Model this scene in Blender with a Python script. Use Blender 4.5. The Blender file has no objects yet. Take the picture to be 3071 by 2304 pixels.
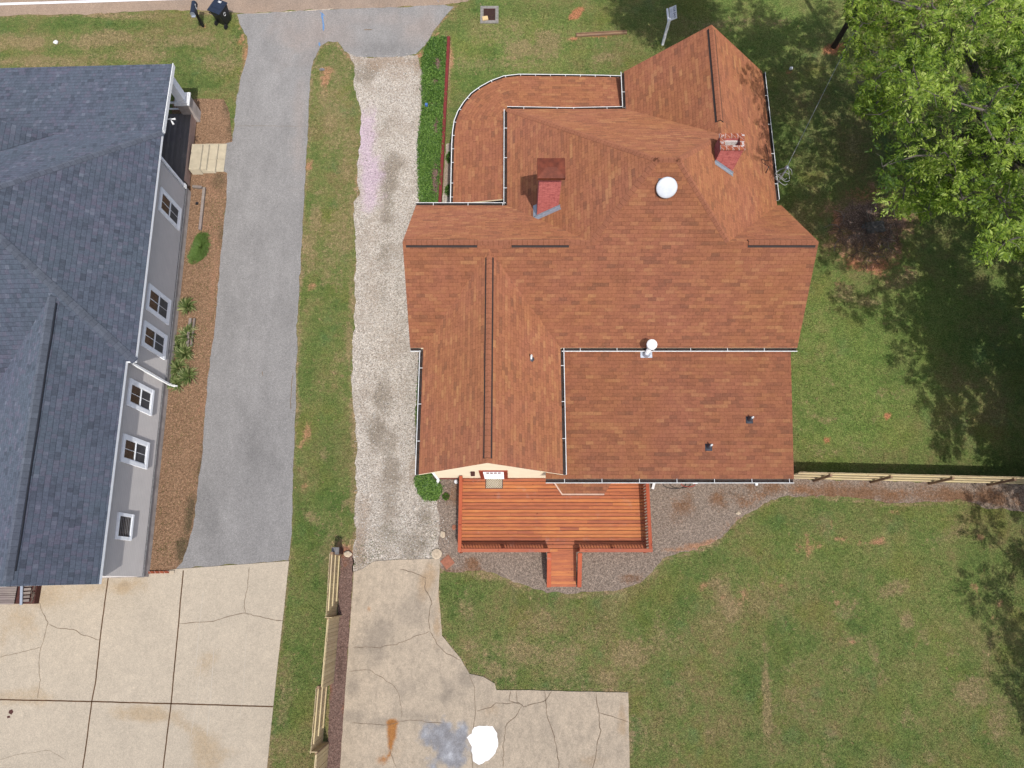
import bpy, math, random
import numpy as np
from mathutils import Vector, Matrix
from mathutils.geometry import delaunay_2d_cdt
random.seed(7); rng = np.random.default_rng(7)
scene = bpy.context.scene
COL = scene.collection

# ------------------------------------------------------------------ camera
F = 2129.; H = 31.; TH = math.atan(588 / 2129.); CX, CY = 1535.5, 1152.
cT, sT = math.cos(TH), math.sin(TH)
cam = bpy.data.cameras.new('camera'); camo = bpy.data.objects.new('camera', cam); COL.objects.link(camo)
cam.sensor_fit = 'HORIZONTAL'; cam.sensor_width = 36.0; cam.lens = 36.0 * F / 3071.0
cam.clip_end = 2000; camo.location = (0, 0, H); camo.rotation_euler = (TH, 0, 0)
scene.camera = camo
# ------------------------------------------------------------------ light
SUN = Vector((.15, -.41, 1)).normalized()
w = bpy.data.worlds.new('World'); scene.world = w; w.use_nodes = True
nt = w.node_tree; bg = nt.nodes['Background']
sky = nt.nodes.new('ShaderNodeTexSky'); sky.sky_type = 'NISHITA'; sky.sun_disc = False
sky.sun_elevation = math.asin(SUN.z); sky.sun_rotation = math.atan2(SUN.x, SUN.y)
nt.links.new(sky.outputs[0], bg.inputs[0]); sky.dust_density = 3.0; bg.inputs[1].default_value = 0.14
sl = bpy.data.lights.new('sun', 'SUN'); sl.energy = 2.9; sl.angle = math.radians(.53); sl.color = (1, .98, .945)
so = bpy.data.objects.new('sun', sl); COL.objects.link(so); so.location = (0, 0, 60)
so.rotation_euler = SUN.to_track_quat('Z', 'Y').to_euler()
scene.view_settings.view_transform = 'Standard'; scene.view_settings.look = 'None'
scene.view_settings.exposure = 0.04; scene.view_settings.gamma = 1.0; scene.view_settings.use_curve_mapping = False
try:
    scene.cycles.max_bounces = 6; scene.cycles.transparent_max_bounces = 6
except Exception: pass

# ------------------------------------------------------------------ measuring helpers
def ray(u, v):
    x = (u - CX) / F; y = -(v - CY) / F
    return np.array([x, y * cT + sT, y * sT - cT])
def W(u, v, h=0.):
    d = ray(u, v); t = (h - H) / d[2]
    return np.array([d[0] * t, d[1] * t, h])
def PL(u, v, a, b, c):                       # point where the sight line meets z = a + b x + c y
    d = ray(u, v); t = (a - H) / (d[2] - b * d[0] - c * d[1])
    return np.array([d[0] * t, d[1] * t, H + d[2] * t])
def proj(x, y, z):
    z = z - H; yc = y * cT + z * sT; zc = -y * sT + z * cT
    return CX + F * x / -zc, CY - F * yc / -zc
def px(pts, h=0.): return [W(u, v, h) for u, v in pts]

# ------------------------------------------------------------------ object helpers
def tag(o, label=None, cat=None, group=None, kind=None):
    if label: o['label'] = label
    if cat: o['category'] = cat
    if group: o['group'] = group
    if kind: o['kind'] = kind
    return o
def empty(name, loc, label, cat, group=None):
    o = bpy.data.objects.new(name, None); COL.objects.link(o); o.location = loc
    o.empty_display_size = .2
    return tag(o, label, cat, group)
def link(name, me, parent=None):
    o = bpy.data.objects.new(name, me); COL.objects.link(o)
    if parent is not None:
        o.parent = parent
        if parent.type == 'EMPTY': o.matrix_parent_inverse = Matrix.Translation(-parent.location)
    return o
class MB:
    def __init__(s): s.v = []; s.f = []; s.m = []; s.uv = []; s.r = []
    def add(s, vs, fs, m=0, uvs=None, r=None):
        b = len(s.v); s.v += [tuple(map(float, p)) for p in vs]
        r = random.random() if r is None else r
        for i, f in enumerate(fs):
            s.f.append([b + k for k in f]); s.m.append(m); s.r.append(r)
            s.uv.append(uvs[i] if uvs else None)
        return s
    def box(s, x0, x1, y0, y1, z0, z1, m=0, r=None):
        vs = [(x, y, z) for z in (z0, z1) for y in (y0, y1) for x in (x0, x1)]
        return s.add(vs, [(0, 2, 3, 1), (4, 5, 7, 6), (0, 1, 5, 4), (2, 6, 7, 3), (0, 4, 6, 2), (1, 3, 7, 5)], m, r=r)
    def bar(s, p, q, wd, ht, m=0, up=(0, 0, 1), r=None):      # a board from p to q, wd wide, ht high, centred
        p = Vector(p); q = Vector(q); d = (q - p).normalized(); up = Vector(up)
        sd = d.cross(up).normalized() * wd / 2; u2 = sd.cross(d).normalized() * ht / 2
        vs = [a + i * sd + j * u2 for a in (p, q) for i in (-1, 1) for j in (-1, 1)]
        return s.add(vs, [(0, 1, 3, 2), (4, 6, 7, 5), (0, 4, 5, 1), (2, 3, 7, 6), (0, 2, 6, 4), (1, 5, 7, 3)], m, r=r)
    def tube(s, pts, rad, n=8, m=0, cap=True, r=None):
        pts = [Vector(p) for p in pts]; rs = rad if isinstance(rad, (list, tuple)) else [rad] * len(pts)
        vs = []; 
        for i, p in enumerate(pts):
            d = (pts[min(i + 1, len(pts) - 1)] - pts[max(i - 1, 0)]).normalized()
            a = d.orthogonal().normalized() if abs(d.z) < .99 else Vector((1, 0, 0))
            if abs(d.z) < .99: a = d.cross(Vector((0, 0, 1))).normalized()
            b = d.cross(a)
            for k in range(n):
                t = 2 * math.pi * k / n; vs.append(p + (a * math.cos(t) + b * math.sin(t)) * rs[i])
        fs = [(i * n + k, i * n + (k + 1) % n, (i + 1) * n + (k + 1) % n, (i + 1) * n + k) for i in range(len(pts) - 1) for k in range(n)]
        if cap: fs += [tuple(range(n))[::-1], tuple((len(pts) - 1) * n + k for k in range(n))]
        return s.add(vs, fs, m, r=r)
    def prism(s, poly, z0, z1, m=0, top=None, r=None):
        n = len(poly)
        z0 = z0 if hasattr(z0, '__len__') else [z0] * n; z1 = z1 if hasattr(z1, '__len__') else [z1] * n
        vs = [(p[0], p[1], z0[i]) for i, p in enumerate(poly)] + [(p[0], p[1], z1[i]) for i, p in enumerate(poly)]
        s.add(vs, [(i, (i + 1) % n, n + (i + 1) % n, n + i) for i in range(n)] + [tuple(range(n))[::-1]], m, r=r)
        b = len(s.v) - 2 * n; s.f.append([b + n + k for k in range(n)]); s.m.append(m if top is None else top); s.uv.append(None); s.r.append(s.r[-1])
        return s
    def lathe(s, c, prof, n=24, m=0):
        vs = [(c[0] + r * math.cos(2 * math.pi * k / n), c[1] + r * math.sin(2 * math.pi * k / n), c[2] + z) for r, z in prof for k in range(n)]
        fs = [(i * n + k, i * n + (k + 1) % n, (i + 1) * n + (k + 1) % n, (i + 1) * n + k) for i in range(len(prof) - 1) for k in range(n)]
        fs += [tuple((len(prof) - 1) * n + k for k in range(n))]
        return s.add(vs, fs, m)
    def xf(s, M):
        s.v = [tuple(M @ Vector(p)) for p in s.v]; return s
    def build(s, name, mats, parent=None, smooth=False, bevel=0):
        me = bpy.data.meshes.new(name); me.from_pydata(s.v, [], s.f)
        mats = mats if isinstance(mats, (list, tuple)) else [mats]
        for m in mats: me.materials.append(m)
        me.polygons.foreach_set('material_index', s.m)
        if any(u is not None for u in s.uv):
            l = me.uv_layers.new(name='UVMap'); i = 0
            for p, u in zip(me.polygons, s.uv):
                for k, li in enumerate(p.loop_indices):
                    if u: l.data[li].uv = u[k]
        a = me.attributes.new('rnd', 'FLOAT', 'FACE'); a.data.foreach_set('value', s.r)
        if smooth: me.polygons.foreach_set('use_smooth', [True] * len(me.polygons))
        me.update(); o = link(name, me, parent)
        if bevel:
            b = o.modifiers.new('b', 'BEVEL'); b.width = bevel; b.segments = 2; b.limit_method = 'ANGLE'
        return o

# ------------------------------------------------------------------ material helpers
K = 1.36
def lin(c): c /= 255.; return c / 12.92 if c <= .04045 else ((c + .055) / 1.055) ** 2.4
def alb(r, g, b, k=None):                    # surface colour from how it reads in full sun
    k = k or K
    return tuple(min(.88, lin(x) / k) for x in (r, g, b)) + (1,)
class NT:
    def __init__(s, name, rough=.85, spec=.3):
        s.mat = bpy.data.materials.new(name); s.mat.use_nodes = True; s.t = s.mat.node_tree
        s.b = s.t.nodes['Principled BSDF']; s.b.inputs['Roughness'].default_value = rough
        s.b.inputs['Specular IOR Level'].default_value = spec
        if rough > .84: s.b.inputs['Diffuse Roughness'].default_value = 1.0
    def n(s, typ, ins=None, **kw):
        nd = s.t.nodes.new('ShaderNode' + typ)
        for k, v in kw.items(): setattr(nd, k, v)
        for k, v in (ins or {}).items():
            if hasattr(v, 'is_linked') or isinstance(v, bpy.types.NodeSocket): s.t.links.new(v, nd.inputs[k])
            else: nd.inputs[k].default_value = v
        return nd
    def coord(s, what='Object'): return s.n('TexCoord').outputs[what]
    def math(s, op, a, b=None, c=None):
        ins = {0: a}
        if b is not None: ins[1] = b
        if c is not None: ins[2] = c
        return s.n('Math', ins, operation=op).outputs[0]
    def mix(s, fac, a, b, blend='MIX'):
        nd = s.n('Mix', data_type='RGBA', blend_type=blend)
        for i, v in ((0, fac), (6, a), (7, b)):
            if isinstance(v, bpy.types.NodeSocket): s.t.links.new(v, nd.inputs[i])
            else: nd.inputs[i].default_value = v
        return nd.outputs[2]
    def noise(s, vec, scale, detail=3, rough=.6, out='Fac', dist=0):
        return s.n('TexNoise', {'Vector': vec, 'Scale': scale, 'Detail': detail, 'Roughness': rough, 'Distortion': dist}).outputs[out]
    def ramp(s, fac, stops, interp='LINEAR'):
        nd = s.n('ValToRGB', {'Fac': fac}); r = nd.color_ramp; r.interpolation = interp
        while len(r.elements) < len(stops): r.elements.new(.5)
        for e, (p, c) in zip(r.elements, stops):
            e.position = p; e.color = c if hasattr(c, '__len__') else (c, c, c, 1)
        return nd.outputs[0]
    def step(s, fac, lo, hi): return s.n('MapRange', {0: fac, 1: lo, 2: hi}, interpolation_type='SMOOTHSTEP').outputs[0]
    def attr(s, name): return s.n('Attribute', attribute_name=name).outputs['Fac']
    def scl(s, vec, v): return s.n('Mapping', {'Vector': vec, 'Scale': v}).outputs[0]
    def bump(s, h, strength=.5, dist=.02):
        nd = s.n('Bump', {'Height': h, 'Strength': strength, 'Distance': dist}); s.t.links.new(nd.outputs[0], s.b.inputs['Normal'])
    def out(s, col):
        if isinstance(col, bpy.types.NodeSocket): s.t.links.new(col, s.b.inputs['Base Color'])
        else: s.b.inputs['Base Color'].default_value = col
        return s.mat
def plain(name, c, rough=.6, spec=.4, var=.12, scale=6, metal=0):
    m = NT(name, rough, spec); v = m.coord(); n = m.noise(v, scale, 4)
    d = tuple(x * (1 - var) for x in c[:3]) + (1,); l = tuple(min(1, x * (1 + var)) for x in c[:3]) + (1,)
    m.b.inputs['Metallic'].default_value = metal
    m.bump(m.noise(v, scale * 12, 2), .15, .004)
    return m.out(m.ramp(n, [(.3, d), (.7, l)]))

def shingle(name, roww, tab, cols, gran, line, jit=.5):
    m = NT(name, .95, .15); uv = m.n('UVMap').outputs[0]; sp = m.n('SeparateXYZ', {0: uv})
    wob = m.math('MULTIPLY', m.math('SUBTRACT', m.noise(uv, .9, 2), .5), .05)
    V = m.math('DIVIDE', m.math('ADD', sp.outputs[1], wob), roww); row = m.math('FLOOR', V); fv = m.math('FRACT', V)
    ro = m.n('TexWhiteNoise', {'W': row}, noise_dimensions='1D').outputs[0]
    off = m.math('ADD', m.math('MULTIPLY', m.math('MODULO', row, 2.), .5), m.math('MULTIPLY', ro, jit * .5))
    U = m.math('ADD', m.math('DIVIDE', sp.outputs[0], tab), off); cl = m.math('FLOOR', U); fu = m.math('FRACT', U)
    def rnd(cx, k):
        cv = m.n('CombineXYZ', {0: cx, 1: row, 2: k}).outputs[0]
        return m.n('TexWhiteNoise', {'Vector': cv}, noise_dimensions='3D').outputs[0]
    r1 = rnd(cl, 1.); r2 = rnd(m.math('FLOOR', m.math('DIVIDE', U, 2.)), 7.)
    r = m.math('ADD', m.math('MULTIPLY', r1, .55), m.math('MULTIPLY', r2, .45))
    c = m.ramp(r, cols)
    obj = m.coord()
    big = m.noise(obj, .22, 5, .7); c = m.mix(m.step(big, .35, .65), c, m.mix(1., c, gran[0], 'MULTIPLY'))
    g = m.noise(obj, 28, 3, .8); c = m.mix(.8, c, m.ramp(g, [(.25, gran[1]), (.75, gran[2])]), 'MULTIPLY')
    gr2 = m.noise(obj, 11, 3, .8); c = m.mix(1., c, m.ramp(gr2, [(.36, .88), (.64, 1.12)]), 'MULTIPLY')
    drk = m.noise(m.scl(obj, (1.2, .8, 1)), .8, 6, .8); c = m.mix(m.math('MULTIPLY', m.step(drk, .56, .72), .5), c, m.mix(1., c, (.8, .79, .82, 1), 'MULTIPLY'))
    str_ = m.noise(m.scl(uv, (3.5, .35, 1)), 1., 3); c = m.mix(m.step(str_, .5, .85), c, m.mix(1., c, (.86, .84, .84, 1), 'MULTIPLY'))
    hl = m.step(fv, .0, .16); sl_ = m.step(m.math('ABSOLUTE', m.math('SUBTRACT', fu, .5)), .5, .462)  # butt shadow painted dark along each course bottom; tab slots darkened as well
    sl_ = m.math('MAXIMUM', sl_, m.math('GREATER_THAN', rnd(cl, 3.), .72))
    sh = m.math('MULTIPLY', hl, sl_)
    c = m.mix(sh, m.mix(1., c, line, 'MULTIPLY'), c)
    m.bump(m.math('ADD', m.math('MULTIPLY', sh, .6), m.math('MULTIPLY', g, .5)), .5, .012)
    return m.out(c)
M = {}
M['brown_shingle'] = shingle('brown_shingle', .15, .32,
    [(.0, alb(152, 103, 82)), (.3, alb(170, 111, 86)), (.55, alb(180, 118, 91)), (.75, alb(184, 124, 93)), (1., alb(194, 138, 102))],
    [(1.0, 1.03, .88, 1), (.8, .8, .82, 1), (1.18, 1.18, 1.18, 1)], (.62, .58, .58, 1))
M['grey_shingle'] = shingle('grey_shingle', .185, .15,
    [(.0, alb(86, 93, 104)), (.3, alb(98, 108, 120)), (.6, alb(105, 115, 128)), (.8, alb(110, 112, 126)), (1., alb(124, 134, 146))],
    [(1.02, .95, 1.0, 1), (.8, .8, .8, 1), (1.15, 1.15, 1.15, 1)], (.5, .5, .54, 1))
M['cap_brown'] = shingle('cap_shingle_brown', .2, 9., [(.0, alb(172, 114, 88)), (1., alb(184, 122, 92))], [(.95, .95, .95, 1), (.8, .8, .8, 1), (1.1, 1.1, 1.1, 1)], (.6, .55, .5, 1))
M['cap_grey'] = shingle('cap_shingle_grey', .24, 9., [(.0, alb(98, 104, 114)), (1., alb(116, 123, 134))], [(.97, .95, 1, 1), (.85, .85, .85, 1), (1.1, 1.1, 1.1, 1)], (.7, .7, .72, 1))
M['white'] = plain('white_painted_metal', (.76, .76, .75, 1), .86, .4, .1)
M['dark'] = plain('gap_shade', (.045, .035, .033, 1), .8, .2)  # near-black colour standing in for shade in slots, troughs and recesses
M['debris'] = plain('gutter_debris', alb(80, 66, 58), .95, .1, .6, 30)
M['cream'] = None
def siding(name, c, per=.115, gap=.75):
    m = NT(name, .9, .2); v = m.coord(); z = m.n('SeparateXYZ', {0: v}).outputs[2]
    f = m.math('FRACT', m.math('DIVIDE', z, per)); h = m.step(f, .0, .14)
    n = m.noise(v, 2.2, 3); col = m.ramp(n, [(.3, tuple(x * .93 for x in c[:3]) + (1,)), (.7, c)])
    m.bump(m.math('MULTIPLY', m.math('SUBTRACT', 1., f), 1.), .6, .012)
    return m.out(m.mix(h, m.mix(1., col, (gap, gap, gap, 1), 'MULTIPLY'), col))
M['cream'] = siding('cream_siding', alb(248, 230, 198))
M['taupe'] = siding('taupe_siding', (.6, .56, .525, 1), .13, .78)
M['found'] = plain('red_foundation', alb(120, 45, 38), .9)
M['found2'] = plain('block_foundation', (.36, .31, .275, 1), .95, .2, .2, 3)
M['trimblue'] = plain('white_trim', (.86, .865, .87, 1), .86, .4, .05)
M['black'] = plain('black_plastic', (.017, .018, .023, 1), .42, .5, .2)
M['lid'] = plain('navy_plastic', (.022, .03, .05, 1), .4, .5, .2)
M['rubber'] = plain('rubber', (.02, .02, .02, 1), .85, .2)
M['lead'] = plain('lead_boot', (.05, .055, .07, 1), .5, .5, .3)
M['flash'] = plain('galvanised_flashing', (.42, .46, .52, 1), .45, .5, .15, 10, .4)
M['copper'] = plain('rusty_copper', alb(130, 66, 44), .6, .4, .35, 5, .0)
M['concrete_frame'] = plain('concrete_frame', alb(160, 155, 148), .9, .2, .25, 9)
M['iron'] = plain('rusty_iron', alb(92, 56, 50), .8, .3, .3, 20)
M['foam'] = plain('yellow_foam', alb(240, 212, 160), .9, .2, .1)
M['redboard'] = plain('red_board', alb(142, 62, 60), .8, .2, .18, 6)
M['pole'] = plain('creosote_pole', (.06, .045, .035, 1), .9, .2, .4, 14)
M['beige'] = plain('beige_paver', alb(216, 203, 176), .85, .2, .1, 4)
M['mortar'] = plain('mortar', alb(225, 215, 210), .9, .2, .25, 16)
M['terracotta'] = plain('terracotta', alb(190, 128, 102), .85, .2, .2, 12)
M['stone'] = plain('pale_stone', alb(222, 205, 180), .85, .2, .2, 14)
M['greystone'] = plain('grey_stone', alb(140, 138, 138), .85, .2, .25, 8)
M['cable'] = plain('cable', (.35, .35, .34, 1), .5, .4)
M['blackcable'] = plain('black_cable', (.03, .025, .025, 1), .5, .4)
M['redcable'] = plain('red_cable', (.4, .06, .04, 1), .5, .4)
M['blue'] = plain('blue_plastic', alb(90, 130, 200), .6)
M['door'] = plain('white_door', (.84, .84, .84, 1), .86, .5, .04)
M['orangetrim'] = plain('rust_trim', alb(170, 70, 45), .7)
M['bark'] = plain('bark', alb(120, 112, 104), .95, .1, .35, 9)
M['twig'] = plain('dead_twigs', alb(120, 104, 94), .95, .1, .4, 20)
def glass(name, c):
    m = NT(name, .08, .8); v = m.coord()
    return m.out(m.ramp(m.noise(v, 2.5, 2), [(.35, c), (.7, tuple(x * 2.2 for x in c[:3]) + (1,))]))
M['glass'] = glass('window_glass', (.035, .03, .028, 1))
M['screen'] = plain('insect_screen', (.10, .10, .105, 1), .7, .2, .2, 3)
M['pinkglass'] = plain('door_glass', alb(150, 90, 110), .2, .6)

def wood(name, stops, scale=(1.2, 14, 14), rough=.7, ax='x'):
    m = NT(name, rough, .3); v = m.coord(); r = m.attr('rnd')
    ofs = m.n('VectorMath', {0: v, 1: m.n('CombineXYZ', {0: m.math('MULTIPLY', r, 37.), 1: m.math('MULTIPLY', r, 11.), 2: 0.}).outputs[0]}, operation='ADD').outputs[0]
    g = m.noise(m.scl(ofs, scale), 1.6, 5, .65, dist=.6)
    f = m.math('ADD', m.math('MULTIPLY', g, .72), m.math('MULTIPLY', r, .28))
    c = m.ramp(f, stops)
    big = m.noise(v, .55, 3); c = m.mix(m.step(big, .4, .7), c, m.mix(1., c, (.86, .82, .9, 1), 'MULTIPLY')); wr_ = m.noise(v, 2.3, 6, .8); c = m.mix(m.math('MULTIPLY', m.step(wr_, .56, .7), .35), c, m.mix(.5, c, (.4, .36, .33, 1)))
    kn = m.noise(v, 5., 2, .4); c = m.mix(m.step(kn, .70, .78), c, m.mix(1., c, (.55, .45, .45, 1), 'MULTIPLY'))
    m.bump(g, .3, .004)
    return m.out(c)
M['deck'] = wood('stained_deck', [(.25, alb(164, 96, 70)), (.45, alb(200, 118, 78)), (.6, alb(216, 134, 80)), (.78, alb(230, 160, 98))])
M['deckrail'] = wood('stained_rail', [(.2, alb(176, 92, 66)), (.8, alb(204, 120, 86))])
M['deckrailv'] = wood('stained_rail_ns', [(.2, alb(176, 84, 54)), (.8, alb(216, 112, 72))], (14, 1.2, 14))
M['pine'] = wood('treated_pine', [(.2, alb(190, 168, 128)), (.5, alb(216, 194, 150)), (.85, alb(240, 220, 176))], (3, 14, 1.5))
M['pine2'] = wood('treated_pine_rail', [(.2, alb(222, 200, 150)), (.8, alb(244, 226, 180))], (3, 3, 3))
M['greywood'] = wood('weathered_wood', [(.2, alb(122, 110, 100)), (.8, alb(196, 182, 168))], (1.2, 14, 3))
M['porchwood'] = wood('porch_boards', [(.2, (.09, .082, .08, 1)), (.8, (.19, .175, .17, 1))], (14, 1.2, 3))
M['oldwood'] = wood('old_timber', [(.2, alb(130, 104, 84)), (.8, alb(196, 160, 124))], (2, 2, 2))

def brick(name, c1, c2, mort, wd=.2, ht=.07, paint=None):
    m = NT(name, .9, .2); v = m.coord(); sp = m.n('SeparateXYZ', {0: v})
    vec = m.n('CombineXYZ', {0: m.math('ADD', sp.outputs[0], sp.outputs[1]), 1: sp.outputs[2], 2: 0.}).outputs[0]
    b = m.n('TexBrick', {'Vector': vec, 'Color1': c1, 'Color2': c2, 'Mortar': mort, 'Scale': 1., 'Mortar Size': .006, 'Brick Width': wd, 'Row Height': ht})
    n = m.noise(v, 7, 4); c = m.mix(m.step(n, .45, .7), b.outputs[0], m.mix(1., b.outputs[0], (.7, .62, .65, 1), 'MULTIPLY'))
    m.bump(b.outputs['Fac'], -.6, .01); return m.out(c)
M['redbrick'] = brick('painted_red_brick', alb(218, 128, 118), alb(200, 112, 104), alb(176, 96, 92))
M['topbrick'] = brick('chimney_brick', alb(196, 116, 82), alb(168, 92, 66), alb(230, 222, 214), .2, .2)

# --- ground materials
def grass_mat():
    m = NT('lawn', .95, .15); v = m.coord()
    a = m.noise(v, .33, 5, .7); b = m.noise(v, 1.9, 6, .78); f = m.noise(v, 16, 4, .85); h = m.noise(m.scl(v, (1, .8, 1)), 42, 2, .8)
    mixv = m.math('ADD', m.math('MULTIPLY', a, .62), m.math('MULTIPLY', b, .38))
    c = m.ramp(mixv, [(.34, alb(84, 106, 56)), (.44, alb(110, 125, 68)), (.51, alb(130, 133, 80)), (.57, alb(138, 127, 84)), (.66, alb(166, 154, 108))])
    yel = m.noise(v, .5, 3, .5, dist=.5); c = m.mix(m.math('MULTIPLY', m.step(yel, .5, .72), .5), c, alb(128, 128, 62))
    blu = m.noise(m.scl(v, (1.1, .9, 1)), .7, 3); c = m.mix(m.math('MULTIPLY', m.step(blu, .55, .75), .45), c, alb(96, 128, 82))
    c = m.mix(m.math('MULTIPLY', m.attr('fresh'), .75), c, m.ramp(b, [(.34, alb(100, 130, 60)), (.66, alb(146, 162, 88))]))
    lush = m.attr('lush'); c = m.mix(m.math('MULTIPLY', lush, .5), c, m.ramp(b, [(.34, alb(62, 96, 42)), (.66, alb(100, 130, 62))]))
    bn = m.noise(v, 5, 5, .75)
    def soft(att, k=1.3): return m.step(m.math('ADD', m.math('MULTIPLY', m.attr(att), k), m.math('MULTIPLY', m.math('SUBTRACT', bn, .5), 2.2)), .15, 1.15)
    c = m.mix(m.math('MULTIPLY', soft('dry'), .8), c, m.ramp(bn, [(.3, alb(140, 124, 88)), (.7, alb(176, 154, 116))]))
    c = m.mix(m.math('MULTIPLY', soft('soil'), .9), c, m.ramp(bn, [(.3, alb(172, 124, 94)), (.7, alb(206, 158, 124))]))
    c = m.mix(m.math('MULTIPLY', soft('clay', 1.6), .85), c, m.ramp(bn, [(.3, alb(176, 112, 82)), (.7, alb(224, 150, 114))]))
    c = m.mix(m.math('MULTIPLY', soft('char'), .95), c, m.ramp(f, [(.35, alb(104, 84, 78)), (.65, alb(176, 150, 136))]))
    c = m.mix(m.math('MULTIPLY', soft('edge'), .75), c, m.ramp(bn, [(.3, alb(150, 124, 96)), (.7, alb(188, 160, 128))]))
    c = m.mix(1., c, m.ramp(f, [(.36, .6), (.5, 1.0), (.64, 1.5)]), 'MULTIPLY')
    c = m.mix(1., c, m.ramp(h, [(.36, .62), (.64, 1.4)]), 'MULTIPLY')
    c = m.mix(1., c, m.ramp(m.noise(v, 7, 4, .85), [(.36, .72), (.64, 1.26)]), 'MULTIPLY')
    m.bump(m.math('ADD', f, m.math('MULTIPLY', h, .8)), .85, .05)
    return m.out(c)
M['grass'] = grass_mat()
def asphalt_mat(name, base, tint, sc=1.):
    m = NT(name, .95, .2); v = m.coord()
    c = m.ramp(m.noise(v, .35, 4, .6), [(.3, alb(*base)), (.7, alb(*[x * 1.06 for x in base]))])
    c = m.mix(m.math('MULTIPLY', m.attr('a1'), .75), c, alb(*tint))
    c = m.mix(m.math('MULTIPLY', m.attr('a2'), .6), c, alb(*[x * .82 for x in base]))
    ag = m.noise(v, 38, 2, .9); c = m.mix(1., c, m.ramp(ag, [(.36, .74), (.5, 1.), (.64, 1.32)]), 'MULTIPLY')
    c = m.mix(1., c, m.ramp(m.noise(v, 12, 3, .9), [(.36, .88), (.64, 1.13)]), 'MULTIPLY')
    c = m.mix(1., c, m.ramp(m.noise(m.scl(v, (1.4, .5, 1)), 1.1, 6, .75), [(.36, .9), (.64, 1.07)]), 'MULTIPLY')
    st = m.noise(v, 2.6, 5, .7); c = m.mix(m.step(st, .62, .8), c, m.mix(1., c, (.88, .87, .86, 1), 'MULTIPLY'))
    m.bump(ag, .5, .01); return m.out(c)
M['asphalt'] = asphalt_mat('asphalt', (160, 157, 154), (176, 163, 154))
M['road'] = asphalt_mat('road_surface', (176, 154, 134), (160, 148, 138))
def gravel_mat():
    m = NT('gravel', .95, .2); v = m.coord()
    vo = m.n('TexVoronoi', {'Vector': v, 'Scale': 30., 'Randomness': 1.}); rc = m.n('SeparateColor', {0: vo.outputs['Color']}).outputs[0]
    c = m.ramp(rc, [(0., alb(150, 140, 128)), (.25, alb(200, 189, 175)), (.7, alb(220, 210, 196)), (1., alb(242, 234, 224))])
    dirt = m.noise(v, .8, 7, .75); fine = m.noise(v, 12, 4, .8)
    soft = lambda att, k=1.2: m.step(m.math('ADD', m.math('MULTIPLY', m.attr(att), k), m.math('MULTIPLY', m.math('SUBTRACT', fine, .5), 1.8)), .1, 1.15)
    c = m.mix(m.math('MULTIPLY', m.step(dirt, .45, .62), .5), c, m.ramp(fine, [(.35, alb(150, 136, 120)), (.65, alb(212, 196, 178))]))
    c = m.mix(m.math('MULTIPLY', soft('a1', 1.25), .62), c, m.ramp(fine, [(.35, alb(104, 92, 78)), (.65, alb(166, 152, 130))]))
    c = m.mix(m.math('MULTIPLY', soft('a2', 1.3), .62), c, m.ramp(fine, [(.35, alb(206, 182, 202)), (.65, alb(236, 208, 228))]))
    c = m.mix(m.math('MULTIPLY', soft('a3'), .8), c, m.ramp(fine, [(.35, alb(150, 128, 108)), (.65, alb(192, 170, 146))]))
    c = m.mix(1., c, m.ramp(m.noise(v, 34, 2, .9), [(.36, .7), (.5, 1.), (.64, 1.25)]), 'MULTIPLY')
    c = m.mix(1., c, m.ramp(m.noise(v, 10, 3, .9), [(.36, .78), (.64, 1.18)]), 'MULTIPLY')
    m.bump(vo.outputs['Distance'], .8, .03); return m.out(c)
M['gravel'] = gravel_mat()
def concrete_mat(name, base, dark, stain, mott):
    m = NT(name, .9, .25); v = m.coord()
    c = m.ramp(m.noise(v, .5, 5, .65), [(.3, alb(*[x * .95 for x in base])), (.7, alb(*base))])
    d = m.noise(m.scl(v, (1.6, .8, 1)), 2.2, 8, .8); c = m.mix(m.math('MULTIPLY', m.step(d, .42, .72), mott), c, alb(*dark))
    fine = m.noise(v, 9, 5, .8)
    soft = lambda att, k=1.2: m.step(m.math('ADD', m.math('MULTIPLY', m.attr(att), k), m.math('MULTIPLY', m.math('SUBTRACT', fine, .5), 1.1)), .1, 1.1)
    c = m.mix(m.math('MULTIPLY', soft('a1'), .6), c, alb(*stain))
    c = m.mix(m.math('MULTIPLY', soft('a2'), .65), c, m.ramp(fine, [(.35, alb(130, 120, 108)), (.65, alb(176, 162, 146))]))
    c = m.mix(m.math('MULTIPLY', soft('a3', 1.5), .9), c, m.ramp(fine, [(.35, alb(176, 110, 40)), (.65, alb(206, 142, 66))]))
    c = m.mix(m.math('MULTIPLY', soft('a4', 2.2), .92), c, m.ramp(m.noise(v, 2.2, 4, .6), [(.38, alb(158, 157, 160)), (.6, alb(184, 185, 190)), (.74, alb(222, 224, 228))]))
    c = m.mix(1., c, m.ramp(m.noise(v, 30, 3, .85), [(.36, .82), (.5, 1.), (.64, 1.18)]), 'MULTIPLY')
    c = m.mix(1., c, m.ramp(m.noise(v, 11, 3, .9), [(.36, 1 - mott * .16), (.64, 1 + mott * .14)]), 'MULTIPLY')
    c = m.mix(1., c, m.ramp(m.noise(v, 3.2, 4, .8), [(.36, 1 - mott * .14), (.64, 1 + mott * .1)]), 'MULTIPLY')
    m.bump(fine, .25, .008); return m.out(c)
M['conc1'] = concrete_mat('clean_concrete', (224, 210, 188), (202, 188, 168), (198, 170, 128), .35)
M['conc2'] = concrete_mat('weathered_concrete', (222, 205, 181), (162, 148, 131), (196, 164, 124), .5)
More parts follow.
